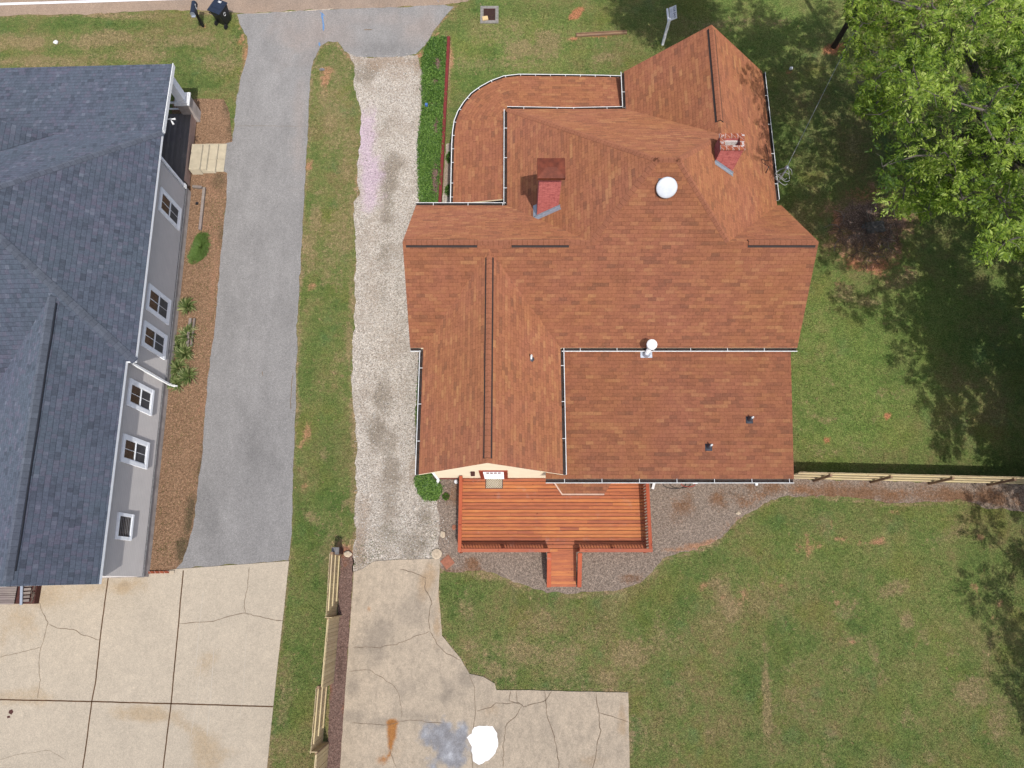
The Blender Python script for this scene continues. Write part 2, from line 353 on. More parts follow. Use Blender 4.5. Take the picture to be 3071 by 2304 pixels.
def bed_mat(name, cols, tint, tint2, sc=14.):
    m = NT(name, .98, .1); v = m.coord()
    f = m.noise(v, sc, 5, .85); c = m.ramp(f, cols)
    big = m.noise(v, .9, 4, .7); c = m.mix(m.math('MULTIPLY', m.step(big, .45, .7), .4), c, m.mix(1., c, (.82, .8, .78, 1), 'MULTIPLY'))
    fine = m.noise(v, 9, 4, .8)
    soft = lambda att, k=1.2: m.step(m.math('ADD', m.math('MULTIPLY', m.attr(att), k), m.math('MULTIPLY', m.math('SUBTRACT', fine, .5), 1.8)), .1, 1.15)
    c = m.mix(m.math('MULTIPLY', soft('a1'), .85), c, m.mix(f, alb(*[x * .78 for x in tint]), alb(*tint)))
    c = m.mix(m.math('MULTIPLY', soft('a2'), .85), c, m.mix(f, alb(*[x * .7 for x in tint2]), alb(*tint2)))
    c = m.mix(1., c, m.ramp(m.noise(v, 40, 2, .9), [(.36, .65), (.5, 1.), (.64, 1.4)]), 'MULTIPLY')
    c = m.mix(1., c, m.ramp(m.noise(v, 10, 3, .9), [(.36, .74), (.64, 1.22)]), 'MULTIPLY')
    m.bump(f, .8, .04); return m.out(c)
M['strawbed'] = bed_mat('pine_straw', [(.3, alb(112, 84, 66)), (.5, alb(158, 126, 99)), (.66, alb(190, 158, 128))], (196, 150, 120), (112, 100, 76))
M['greybed'] = bed_mat('gritty_soil', [(.28, alb(108, 94, 84)), (.5, alb(162, 146, 132)), (.7, alb(198, 180, 162))], (214, 162, 124), (166, 122, 88))
M['mulch'] = bed_mat('reddish_mulch', [(.25, alb(88, 66, 60)), (.5, alb(138, 112, 102)), (.72, alb(172, 146, 132))], (190, 132, 100), (96, 76, 66))
M['crack'] = plain('crack_dirt', alb(148, 130, 110), .95, .1, .3, 8)
M['joint'] = plain('joint_dirt', alb(114, 88, 66), .95, .1, .35, 3)
M['paintwhite'] = plain('white_paint', (.86, .86, .86, 1), .6, .3, .02)
M['worn'] = plain('worn_scratch', alb(224, 214, 198), .9, .1, .1)
M['paintblue'] = plain('blue_marking', alb(120, 160, 205), .9, .1, .2, 20)
M['curbline'] = plain('pale_joint', alb(222, 205, 185), .9, .1, .2, 8)

def leaf_mat(name, stops, trans=.35):
    m = NT(name, .5, .35); r = m.attr('rnd'); v = m.coord()
    f = m.math('ADD', m.math('MULTIPLY', r, .65), m.math('MULTIPLY', m.noise(v, .9, 3), .35))
    c = m.ramp(f, stops); m.out(c)
    tr = m.n('BsdfTranslucent', {'Color': m.mix(1., c, (1.25, 1.3, .7, 1), 'MULTIPLY')}); mx = m.n('MixShader', {0: trans, 1: m.b.outputs[0], 2: tr.outputs[0]})
    m.t.links.new(mx.outputs[0], m.t.nodes['Material Output'].inputs[0]); return m.mat
M['leaf'] = leaf_mat('pecan_leaf', [(.18, (.04, .085, .012, 1)), (.42, (.135, .225, .022, 1)), (.64, (.31, .42, .055, 1)), (.88, (.64, .72, .24, 1))], .38)
M['cover'] = leaf_mat('ground_cover_leaf', [(.2, (.035, .09, .012, 1)), (.55, (.12, .23, .035, 1)), (.95, (.28, .42, .10, 1))], .25)
M['blade'] = leaf_mat('strap_leaf', [(.2, (.07, .12, .03, 1)), (.5, (.17, .22, .07, 1)), (.75, (.42, .44, .2, 1)), (.95, (.6, .52, .3, 1))], .25)
M['clump'] = leaf_mat('clump_leaf', [(.2, (.10, .17, .04, 1)), (.6, (.16, .26, .06, 1)), (.95, (.27, .36, .13, 1))], .25)
M['lawnblade'] = leaf_mat('lawn_blade', [(.15, alb(70, 98, 42)), (.5, alb(108, 128, 62)), (.8, alb(144, 150, 84)), (.97, alb(186, 170, 120))], .25)

# ------------------------------------------------------------------ ground sheets
def vnoise(x, y, s, seed):
    x = x * s + 1000; y = y * s + 1000
    g = np.random.default_rng(seed).random((256, 256))
    xi = np.floor(x).astype(int); yi = np.floor(y).astype(int); fx = x - xi; fy = y - yi
    fx = fx * fx * (3 - 2 * fx); fy = fy * fy * (3 - 2 * fy)
    q = lambda i, j: g[i % 256, j % 256]
    return (q(xi, yi) * (1 - fx) + q(xi + 1, yi) * fx) * (1 - fy) + (q(xi, yi + 1) * (1 - fx) + q(xi + 1, yi + 1) * fx) * fy
def field(xy, blobs):
    u, v = proj(xy[:, 0], xy[:, 1], 0.); x, y = xy[:, 0], xy[:, 1]
    wob = (vnoise(x, y, .9, 3) - .5) * 1.2 + (vnoise(x, y, 2.6, 4) - .5) * 1.1 + (vnoise(x, y, 6.5, 6) - .5) * .6
    res = np.zeros(len(x))
    for (cu, cv, ru, rv, ang, wt) in blobs:
        a = math.radians(ang); du = u - cu; dv = v - cv
        p = (du * math.cos(a) + dv * math.sin(a)) / ru; q = (-du * math.sin(a) + dv * math.cos(a)) / rv
        d = np.sqrt(p * p + q * q) + wob * .75
        res = np.maximum(res, wt * np.clip((1.55 - d) / 1.25, 0, 1))
    return np.clip(res, 0, 1)
def set_attrs(me, fields):
    n = len(me.vertices); co = np.empty(n * 3); me.vertices.foreach_get('co', co); xy = co.reshape(-1, 3)[:, :2]
    for k, bl in fields.items():
        a = me.attributes.new(k, 'FLOAT', 'POINT'); a.data.foreach_set('value', field(xy, bl))
def resample(P2, step, jit, closed=True):
    out = []; n = len(P2)
    for i in range(n if closed else n - 1):
        a = np.array(P2[i][:2], float); b = np.array(P2[(i + 1) % n][:2], float); L = np.linalg.norm(b - a); k = max(1, int(L / step))
        nr = np.array([-(b - a)[1], (b - a)[0]]) / max(L, 1e-6)
        for j in range(k):
            p = a + (b - a) * j / k
            wv = (vnoise(np.array([p[0]]), np.array([p[1]]), 1.6, 11)[0] - .5) * 1.2 + (vnoise(np.array([p[0]]), np.array([p[1]]), 5.5, 12)[0] - .5) * .9 + (random.random() - .5) * .5
            out.append(p + nr * wv * jit)
    if not closed: out.append(np.array(P2[-1][:2], float))
    return out
def inside(poly, X, Y):
    r = np.zeros(len(X), bool); n = len(poly)
    for i in range(n):
        x0, y0 = poly[i]; x1, y1 = poly[(i + 1) % n]
        c = (y0 > Y) != (y1 > Y); xs = (x1 - x0) * (Y - y0) / (y1 - y0 + 1e-12) + x0; r ^= c & (X < xs)
    return r
def strip_faces(lines, z, extra):
    vs = []; fs = []; ms = []
    for pts, wd, mi, jit in lines:
        pts = resample([W(u, v) for u, v in pts], .12, jit, False)
        b = len(vs); n = len(pts)
        for i, p in enumerate(pts):
            d = pts[min(i + 1, n - 1)] - pts[max(i - 1, 0)]; d = d / max(np.linalg.norm(d), 1e-6); nr = np.array([-d[1], d[0]])
            ww = wd * (.65 + .7 * random.random()) / 2 if jit > .01 else wd / 2
            if jit > .01 and i in (0, n - 1): ww *= .3
            vs += [(*(p + nr * ww), z), (*(p - nr * ww), z)]
        for i in range(n - 1): fs.append((b + 2 * i, b + 2 * i + 1, b + 2 * i + 3, b + 2 * i + 2)); ms.append(mi)
    return vs, fs, ms
def sheet(name, poly, z, mats, cell=.25, jit=0., fields=None, lines=(), patches=(), skirt=0., step=.3, world=False):
    base = [np.array(p[:2], float) for p in (poly if world else [W(u, v) for u, v in poly])]
    bd = resample(base, step, jit)
    X0, Y0 = np.min(bd, 0); X1, Y1 = np.max(bd, 0)
    gx, gy = np.meshgrid(np.arange(X0, X1, cell), np.arange(Y0, Y1, cell)); gx = gx.ravel() + (rng.random(gx.size) - .5) * cell * .3; gy = gy.ravel() + (rng.random(gy.size) - .5) * cell * .3
    k = inside(bd, gx, gy); pts = [Vector(p) for p in bd] + [Vector((a, b)) for a, b in zip(gx[k], gy[k])]
    n = len(bd); vv, ee, ff, *_ = delaunay_2d_cdt(pts, [], [list(range(n))], 1, 1e-5)
    verts = [(p.x, p.y, z) for p in vv]; faces = [list(f) for f in ff]; mi = [0] * len(faces)
    if skirt:
        b = len(verts); verts += [(p[0], p[1], z) for p in bd] + [(p[0], p[1], z - skirt) for p in bd]
        for i in range(n): faces.append([b + i, b + (i + 1) % n, b + n + (i + 1) % n, b + n + i]); mi.append(0)
    b = len(verts); vs, fs, ms = strip_faces(lines, z + .004, 0); verts += vs; faces += [[b + q for q in f] for f in fs]; mi += ms
    for pp, m_, jj in patches:
        q = resample([W(u, v) for u, v in pp], .1, jj); vv, ee, ff, *_ = delaunay_2d_cdt([Vector(p) for p in q], [], [list(range(len(q)))], 1, 1e-5)
        b = len(verts); verts += [(p.x, p.y, z + .006) for p in vv]; faces += [[b + t for t in f] for f in ff]; mi += [m_] * len(ff)
    me = bpy.data.meshes.new(name); me.from_pydata(verts, [], faces)
    for m in mats: me.materials.append(m)
    me.polygons.foreach_set('material_index', mi)
    set_attrs(me, fields or {}); me.update()
    o = link(name, me); o['kind'] = 'structure'; return o

def pp(l): return [W(u, v)[:2] for u, v in l]
BLOCK = [[np.array(q) for q in l] for l in (
    pp([(-900, 44), (700, 38), (720, 60), (745, 140), (740, 170), (726, 224), (700, 426), (669, 434), (680, 600), (640, 1012), (611, 1301), (578, 1590), (528, 1706), (867, 1682), (883, 1340), (892, 976), (914, 560), (932, 217), (960, 141), (1000, 124), (1040, 160), (1070, 210), (1082, 361), (1072, 524), (1068, 777), (1064, 936), (1056, 1100), (1066, 1228), (1070, 1445), (1066, 1640), (1060, 1720), (1020, 2440), (966, 2440), (990, 2050), (1020, 1680), (1022, 1640), (1060, 1630), (1310, 1480), (1300, 614), (1346, 614), (1348, 112), (1290, 110), (1332, 54), (1361, 22), (1400, -50), (-900, -50)]),
    pp([(-560, 1735), (867, 1683), (801, 2304), (786, 2460), (-560, 2460)]),
    pp([(1061, 1700), (1319, 1675), (1316, 1776), (1326, 1906), (1361, 1950), (1408, 2020), (1484, 2050), (1489, 2069), (1884, 2077), (1892, 2460), (1010, 2460)]),
    pp([(1296, 1380), (1317, 1672), (1322, 1710), (1430, 1718), (1490, 1728), (1540, 1750), (1640, 1786), (1760, 1786), (1860, 1770), (1960, 1720), (1990, 1676), (2090, 1654), (2150, 1624), (2190, 1582), (2290, 1514), (2350, 1494), (2500, 1494), (2700, 1516), (2880, 1504), (3400, 1565), (3400, 1450), (2382, 1437), (2382, 1380)]),
    [(-40, -.5), (-15.2, -.5), (-15.2, 22.5), (-40, 22.5)], [(-3.6, 4), (11.2, 4), (11.2, 22), (-3.6, 22)], pp([(2470, 590), (2740, 590), (2740, 830), (2470, 830)]), pp([(570, 296), (672, 300), (700, 430), (600, 560), (520, 500)]))]
# lawn: one sheet, finely divided where the patches are
def ground():
    ax = np.concatenate([[-300, -150, -80, -50, -36], np.arange(-29, 29, .16), [36, 50, 80, 150, 300]])
    ay = np.concatenate([[-300, -120, -60, -30, -16], np.arange(-9.5, 33, .16), [40, 55, 90, 150, 300]])
    X, Y = np.meshgrid(ax, ay); nx, ny = len(ax), len(ay)
    co = np.stack([X.ravel(), Y.ravel(), np.zeros(X.size)], 1)
    i, j = np.meshgrid(np.arange(nx - 1), np.arange(ny - 1)); a = (j * nx + i).ravel()
    fs = np.stack([a, a + 1, a + nx + 1, a + nx], 1)
    me = bpy.data.meshes.new('ground'); me.vertices.add(len(co)); me.vertices.foreach_set('co', co.ravel())
    me.loops.add(fs.size); me.loops.foreach_set('vertex_index', fs.ravel().astype(np.int32))
    me.polygons.add(len(fs)); me.polygons.foreach_set('loop_start', np.arange(0, fs.size, 4, dtype=np.int32)); me.polygons.foreach_set('loop_total', np.full(len(fs), 4, np.int32))
    me.update(calc_edges=True); me.materials.append(M['grass'])
    R = lambda n, u0, u1, v0, v1, s0, s1, w0=.5, w1=.9: [(random.uniform(u0, u1), random.uniform(v0, v1), random.uniform(s0, s1), random.uniform(s0, s1) * .6, random.uniform(0, 180), random.uniform(w0, w1)) for _ in range(n)]
    dry = [(60, 130, 110, 22, 0, .9), (330, 115, 200, 22, -3, .95), (560, 120, 120, 25, 0, .9), (420, 165, 120, 22, 0, .8), (120, 185, 160, 18, 0, .8), (640, 190, 80, 40, 20, .7), (400, 50, 90, 10, 0, .8),
           (60, 45, 120, 8, 0, .9), (300, 45, 120, 8, 0, .9),
           (970, 280, 25, 60, 0, .7), (1040, 500, 30, 90, 0, .6), (930, 740, 22, 60, 0, .9), (950, 660, 18, 50, 0, .9), (1000, 300, 60, 160, 0, .6), (1010, 700, 50, 160, 0, .6), (1000, 1650, 40, 100, 0, .5), (850, 2100, 30, 160, 5, .5), (1058, 620, 8, 80, 0, .9), (1052, 860, 8, 80, 0, .9), (1048, 1040, 10, 80, 0, .8), (1060, 1240, 10, 100, 0, .9), (1060, 1450, 10, 80, 0, .8),
           (1640, 130, 45, 35, 10, .9), (1480, 110, 60, 40, 0, .5), (1550, 145, 30, 45, 80, .8), (1820, 170, 15, 45, 80, .8), (1500, 190, 120, 25, 0, .5),
           (2140, 75, 50, 20, 0, .7), (2240, 65, 60, 25, 0, .6), (2320, 70, 60, 20, 0, .6), (2540, 880, 40, 30, 0, .7), (2600, 905, 50, 14, 0, .8), (2700, 840, 60, 20, -20, .7), (2420, 1220, 60, 50, 0, .3), (2440, 1250, 30, 12, 0, .6),
           (1620, 1870, 60, 55, 40, .65), (1560, 1950, 70, 40, 0, .7), (1700, 1960, 60, 45, 0, .7), (1890, 1960, 50, 60, 90, .9), (1820, 2040, 60, 30, 30, .9), (1700, 2000, 70, 40, 0, .6), (1900, 2040, 40, 40, 0, .7), (1400, 1850, 30, 60, 0, .6), (1420, 1940, 50, 30, 30, .8), (1480, 2010, 60, 20, 20, .8),
           (2180, 1790, 26, 80, -20, .95), (2150, 1750, 24, 22, 0, .9), (2680, 1770, 40, 20, -20, .8), (2720, 1860, 18, 22, 0, .9), (2560, 1920, 50, 20, -20, .7), (2900, 2060, 60, 45, 30, .9), (2960, 1980, 30, 60, 0, .6), (2380, 2100, 60, 50, 0, .5), (2990, 2180, 30, 60, 0, .7), (1930, 2180, 50, 60, 0, .5), (2040, 1920, 60, 40, 0, .4), (2860, 1600, 60, 30, -30, .5),
           (2300, 2090, 12, 160, -3, .95), (2480, 1590, 40, 20, 0, .5), (2300, 1800, 160, 90, 0, .3), (950, 1950, 22, 60, 0, .3), (860, 2250, 30, 40, 0, .6), (1040, 1640, 40, 30, 0, .7)]
    dry += R(45, 1450, 3050, 1800, 2300, 20, 55, .35, .6) + R(14, 2430, 2780, 960, 1380, 18, 40, .3, .55) + R(10, 1400, 1950, 60, 200, 20, 40, .3, .6) + R(26, 890, 1045, 200, 1600, 12, 30, .4, .7)
    soil = [(2600, 700, 120, 115, 0, .9), (975, 245, 16, 32, 0, .95), (985, 215, 14, 12, 0, .7), (925, 500, 10, 20, 0, .8), (1075, 545, 12, 30, 0, .9), (725, 95, 9, 40, -10, .8), (738, 150, 10, 50, 0, .8), (920, 1300, 14, 34, 5, .95), (900, 1335, 12, 20, 30, .8), (915, 1460, 22, 13, 0, .95), (935, 860, 12, 12, 0, .8), (905, 1410, 10, 25, 0, .6),
            (1288, 125, 30, 10, -45, .8), (1325, 60, 55, 10, -35, .7), (1350, 180, 8, 30, 0, .9), (1350, 155, 8, 20, 0, .7), (1720, 115, 20, 8, 0, .8), (2110, 1760, 12, 12, 0, .7), (2700, 1275, 12, 10, 0, .0), (2230, 1790, 24, 30, 60, .5), (1065, 170, 28, 8, 15, .8), (1250, 170, 40, 9, -30, .8), (1040, 1650, 30, 22, 0, .8),
            (2425, 1640, 10, 34, -10, .7), (2395, 1640, 7, 14, 0, .6), (2455, 1635, 20, 8, 10, .8), (2530, 1620, 34, 9, 15, .95), (2575, 1625, 18, 7, 20, .9), (2630, 1625, 22, 9, -10, .95), (2490, 1575, 10, 14, 0, .7), (2680, 1540, 18, 6, 0, .7), (2940, 1610, 14, 9, 0, .8), (2950, 1720, 10, 14, 0, .8), (2920, 1760, 12, 6, 0, .8), (2560, 1925, 14, 8, 0, .8), (3000, 1810, 10, 8, 0, .7)] + R(14, 2000, 3000, 1700, 2280, 5, 10, .5, .9)
    clay = [(1728, 42, 26, 9, -35, 1.), (1712, 50, 12, 5, -35, .9), (2495, 145, 26, 20, 0, 1.), (2660, 1248, 9, 8, 0, .9), (2482, 1323, 8, 7, 0, .9), (2366, 216, 8, 5, 0, .8), (1810, 108, 60, 5, 0, .5), (1722, 118, 10, 6, 0, .8), (720, 130, 8, 8, 0, .6), (612, 82, 9, 5, 0, .8), (2510, 660, 16, 36, 0, .6), (2560, 790, 40, 28, 30, .6), (2640, 800, 50, 22, -10, .6), (2690, 730, 22, 50, 10, .5), (2580, 590, 60, 30, 0, .4)]
    char = [(2600, 690, 85, 85, 0, .8), (2560, 640, 50, 50, 0, .7), (2660, 720, 55, 50, 0, .7), (2600, 640, 60, 40, 0, .8)]
    lush = [(150, 75, 160, 22, 0, .8), (400, 75, 120, 16, 0, .8), (560, 140, 80, 14, 0, .6), (600, 130, 60, 16, 0, .6), (655, 258, 30, 22, 0, .9), (980, 175, 60, 30, 0, .9), (940, 600, 22, 60, 0, .6), (905, 900, 16, 60, 0, .7), (940, 1090, 40, 120, 0, .7), (980, 1400, 60, 200, 0, 1.), (960, 1750, 60, 200, 0, .9), (900, 1500, 30, 160, 0, 1.), (990, 900, 50, 200, 0, .4), (920, 1120, 30, 60, 0, .8),
            (1500, 30, 160, 20, 0, .7), (1430, 30, 60, 30, 0, .7), (1360, 80, 60, 25, 0, .8), (1820, 150, 40, 60, 0, .5), (1440, 260, 60, 60, -30, .7), (1370, 320, 15, 100, 0, .7),
            (1400, 1780, 90, 50, 15, .9), (1600, 1800, 140, 30, 0, .8), (1420, 1840, 60, 60, 0, .8), (1500, 2000, 60, 40, 0, .6), (1740, 2045, 60, 20, 0, 1.), (1880, 2058, 50, 10, 0, .9), (1900, 2200, 14, 90, 0, .7), (1950, 1850, 120, 60, 0, .5), (2130, 1660, 80, 50, -30, .8), (2350, 1560, 120, 50, 0, .8), (2480, 1520, 160, 22, 5, .9), (2640, 1550, 120, 40, 0, .6), (2380, 1900, 90, 60, 0, .6), (2230, 2060, 40, 60, 0, .6), (2360, 2180, 60, 90, 0, .5), (2680, 1960, 80, 60, 0, .5), (2760, 2230, 120, 50, 0, .5), (860, 1800, 60, 120, 0, .6), (900, 1950, 60, 200, 5, .7), (2700, 1100, 60, 40, 0, .5), (2500, 1180, 80, 60, 0, .4), (2300, 600, 90, 200, 0, .8)]
    set_attrs(me, dict(dry=dry, soil=soil, clay=clay, char=char, lush=lush, fresh=[(2560, 1150, 260, 330, 0, .9), (2300, 70, 260, 120, 0, .9), (1550, 150, 260, 130, 0, .6), (2800, 900, 250, 160, 0, .8), (2500, 1650, 400, 80, 0, .4), (2800, 1900, 250, 400, 0, .4)]))
    dist = np.full(len(co), 9.)                                # worn dirt fringe along the paving
    for poly in BLOCK[:4]:
        for i in range(len(poly)):
            p, q = poly[i], poly[(i + 1) % len(poly)]; d = q - p; L2 = d @ d + 1e-9; t = np.clip(((co[:, :2] - p) @ d) / L2, 0, 1); dist = np.minimum(dist, np.linalg.norm(co[:, :2] - (p + t[:, None] * d), axis=1))
    a = me.attributes.new('edge', 'FLOAT', 'POINT'); e = np.clip(1 - dist / (.05 + .45 * vnoise(co[:, 0], co[:, 1], .8, 41) ** 2), 0, 1) * (.35 + .65 * vnoise(co[:, 0], co[:, 1], 2., 42)); a.data.foreach_set('value', e)
    o = link('ground', me); o['kind'] = 'structure'; return o
ground()

sheet('road', [(-900, 50), (0, 47), (100, 45), (300, 42), (430, 33), (560, 31), (700, 38), (760, 40), (900, 32), (1060, 26), (1200, 22), (1330, 14), (1400, 4), (1480, -30), (3200, -90), (3400, -700), (-900, -700)], .008,
      [M['road'], M['paintwhite'], M['curbline'], M['paintblue']], .5, .10, dict(a1=[(900, 10, 300, 30, 0, .5)]),
      lines=[([(-300, 19), (0, 13), (240, 6), (560, -4)], .15, 1, .004), ([(735, 44), (940, 32), (1000, 27)], .05, 2, .03), ([(1312, 1), (1316, 8)], .07, 3, .02)], step=.25)
sheet('asphalt_driveway', [(712, 44), (718, 70), (738, 110), (744, 140), (740, 170), (726, 224), (708, 307), (697, 426), (669, 434), (663, 513), (680, 520), (681, 600), (672, 668), (654, 867), (640, 1012), (623, 1140), (611, 1301), (596, 1445), (578, 1590), (546, 1684), (528, 1706),
      (867, 1682), (874, 1600), (876, 1500), (883, 1340), (888, 1150), (892, 976), (903, 760), (914, 560), (920, 450), (927, 325), (932, 217), (941, 181), (960, 141), (985, 125), (1014, 126), (1032, 155), (1068, 173), (1129, 173), (1202, 170), (1249, 163), (1274, 137), (1288, 119), (1303, 87), (1332, 54), (1361, 22), (1330, 16), (1200, 23), (1060, 27), (900, 34), (760, 42)], .020,
      [M['asphalt'], M['paintblue'], M['crack']], .3, .055, dict(a1=[(900, 100, 100, 60, 0, .9), (1280, 90, 60, 50, 0, .9), (1150, 60, 260, 25, 0, .6), (1020, 120, 60, 40, 0, .6), (900, 350, 18, 160, 2, .6)], a2=[(760, 1350, 60, 100, 0, .7), (620, 1550, 40, 90, -10, .7), (1150, 150, 100, 20, 0, .6), (680, 1000, 30, 200, 4, .4)]),
      lines=[([(966, 42), (968, 60), (970, 94)], .10, 1, .03), ([(960, 38), (968, 42), (974, 50)], .07, 1, .03), ([(957, 128), (959, 140)], .1, 1, .03), ([(1090, 91), (1118, 90)], .06, 2, .02), ([(787, 1115), (789, 1128)], .09, 2, .02), ([(697, 380), (760, 378), (925, 380)], .012, 2, .02), ([(880, 1120), (872, 1180), (873, 1230)], .03, 2, .04)], step=.2)
sheet('gravel_driveway', [(1030, 150), (1046, 165), (1064, 202), (1062, 253), (1078, 325), (1082, 361), (1079, 452), (1068, 524), (1080, 578), (1060, 607), (1068, 705), (1068, 777), (1064, 849), (1064, 936), (1057, 1030), (1054, 1120), (1062, 1228), (1070, 1337), (1068, 1445), (1064, 1554), (1071, 1608), (1060, 1640), (1056, 1712),
      (1330, 1690), (1322, 1640), (1330, 1560), (1316, 1500), (1262, 1484), (1249, 1427), (1246, 1265), (1254, 1156), (1275, 1060), (1290, 900), (1290, 640), (1262, 593), (1256, 434), (1270, 325), (1268, 217), (1252, 165), (1200, 170), (1100, 172)], .012,
      [M['gravel']], .2, .09, dict(a1=[(1165, 560, 22, 90, 5, .95), (1180, 480, 30, 40, 0, .8), (1160, 640, 26, 50, 0, .8), (1155, 770, 24, 40, 0, .7), (1150, 870, 20, 50, 0, .5), (1150, 1190, 26, 60, 0, .95), (1135, 1290, 26, 50, 0, .95), (1170, 1330, 20, 40, 0, .7), (1175, 1420, 28, 60, 0, .7), (1170, 1500, 30, 50, 0, .6), (1270, 1540, 30, 60, 0, .9), (1160, 1590, 40, 60, 0, .7), (1240, 1630, 40, 40, 0, .7), (1160, 380, 30, 60, 0, .5), (1095, 215, 34, 30, 30, .95), (1070, 225, 12, 22, 0, .8)],
      a2=[(1100, 420, 28, 80, 3, 1.), (1110, 520, 30, 70, 3, 1.), (1114, 600, 28, 40, 0, .95), (1090, 345, 14, 22, 0, .8), (1088, 630, 10, 12, 0, .7)],
      a3=[(1150, 185, 100, 20, 0, .8), (1200, 215, 60, 40, 0, .5), (1270, 1000, 20, 60, 0, .4), (1080, 1620, 30, 80, 0, .8), (1260, 1060, 20, 60, 0, .6), (1240, 1400, 16, 40, 0, .7), (1090, 1560, 20, 60, 0, .6), (1250, 200, 14, 40, 0, .9)]), step=.15)
sheet('concrete_driveway', [(-500, 1738), (300, 1729), (440, 1720), (528, 1707), (867, 1683), (852, 1830), (834, 1984), (818, 2138), (801, 2304), (786, 2440), (-560, 2440)], .045,
      [M['conc1'], M['joint'], M['crack'], M['worn'], M['redboard'] if 0 else M['iron']], .2, .006, dict(a1=[(370, 1760, 45, 28, 0, .95), (340, 1755, 90, 30, 0, .6), (60, 1850, 60, 60, 0, .55), (120, 1790, 130, 40, 0, .6), (450, 2140, 90, 18, 5, .75), (560, 2180, 60, 24, 30, .6), (620, 2260, 60, 60, 40, .7), (60, 2090, 120, 22, 0, .55), (620, 1990, 40, 22, -50, .5), (10, 1900, 20, 80, 0, .6)],
      a2=[(300, 1950, 10, 40, 0, .0), (375, 1752, 16, 10, 0, .6)]),
      lines=[([(327, 1729), (305, 1890), (288, 2050), (277, 2104), (262, 2220), (250, 2304), (232, 2440)], .05, 1, .008), ([(551, 1711), (537, 1870), (522, 2030), (515, 2110), (503, 2200), (491, 2304), (474, 2440)], .05, 1, .008),
             ([(-300, 2094), (0, 2098), (280, 2104), (515, 2110), (820, 2119)], .05, 1, .008),
             ([(119, 1805), (127, 1830), (147, 1866), (141, 1885), (136, 1915), (124, 1950), (120, 1985), (122, 2040), (114, 2095)], .022, 2, .05), ([(147, 1870), (175, 1885), (220, 1888), (245, 1902), (300, 1919)], .022, 2, .05), ([(124, 1942), (70, 1955), (0, 1972)], .016, 2, .04),
             ([(538, 1873), (580, 1868), (640, 1865), (700, 1845), (735, 1838), (733, 1800), (745, 1760), (750, 1700)], .024, 2, .05), ([(735, 1838), (770, 1850), (850, 1862)], .024, 2, .05), ([(0, 2280), (60, 2262), (150, 2250), (200, 2280)], .01, 2, .04),
             ([(611, 1776), (600, 1870), (588, 2000)], .02, 3, .004), ([(606, 1980), (592, 2100), (575, 2200)], .016, 3, .004), ([(643, 1950), (634, 2080), (622, 2208)], .022, 3, .004), ([(740, 1900), (733, 2050), (722, 2150)], .014, 3, .004)],
      patches=[([(30 + a, 2130 + b) for a, b in ((0, 0), (10, -4), (14, 6), (6, 14), (-3, 8))], 4, .03), ([(24 + a, 2146 + b) for a, b in ((0, 0), (8, 0), (10, 6), (0, 8))], 4, .03)], skirt=.05, step=.5)
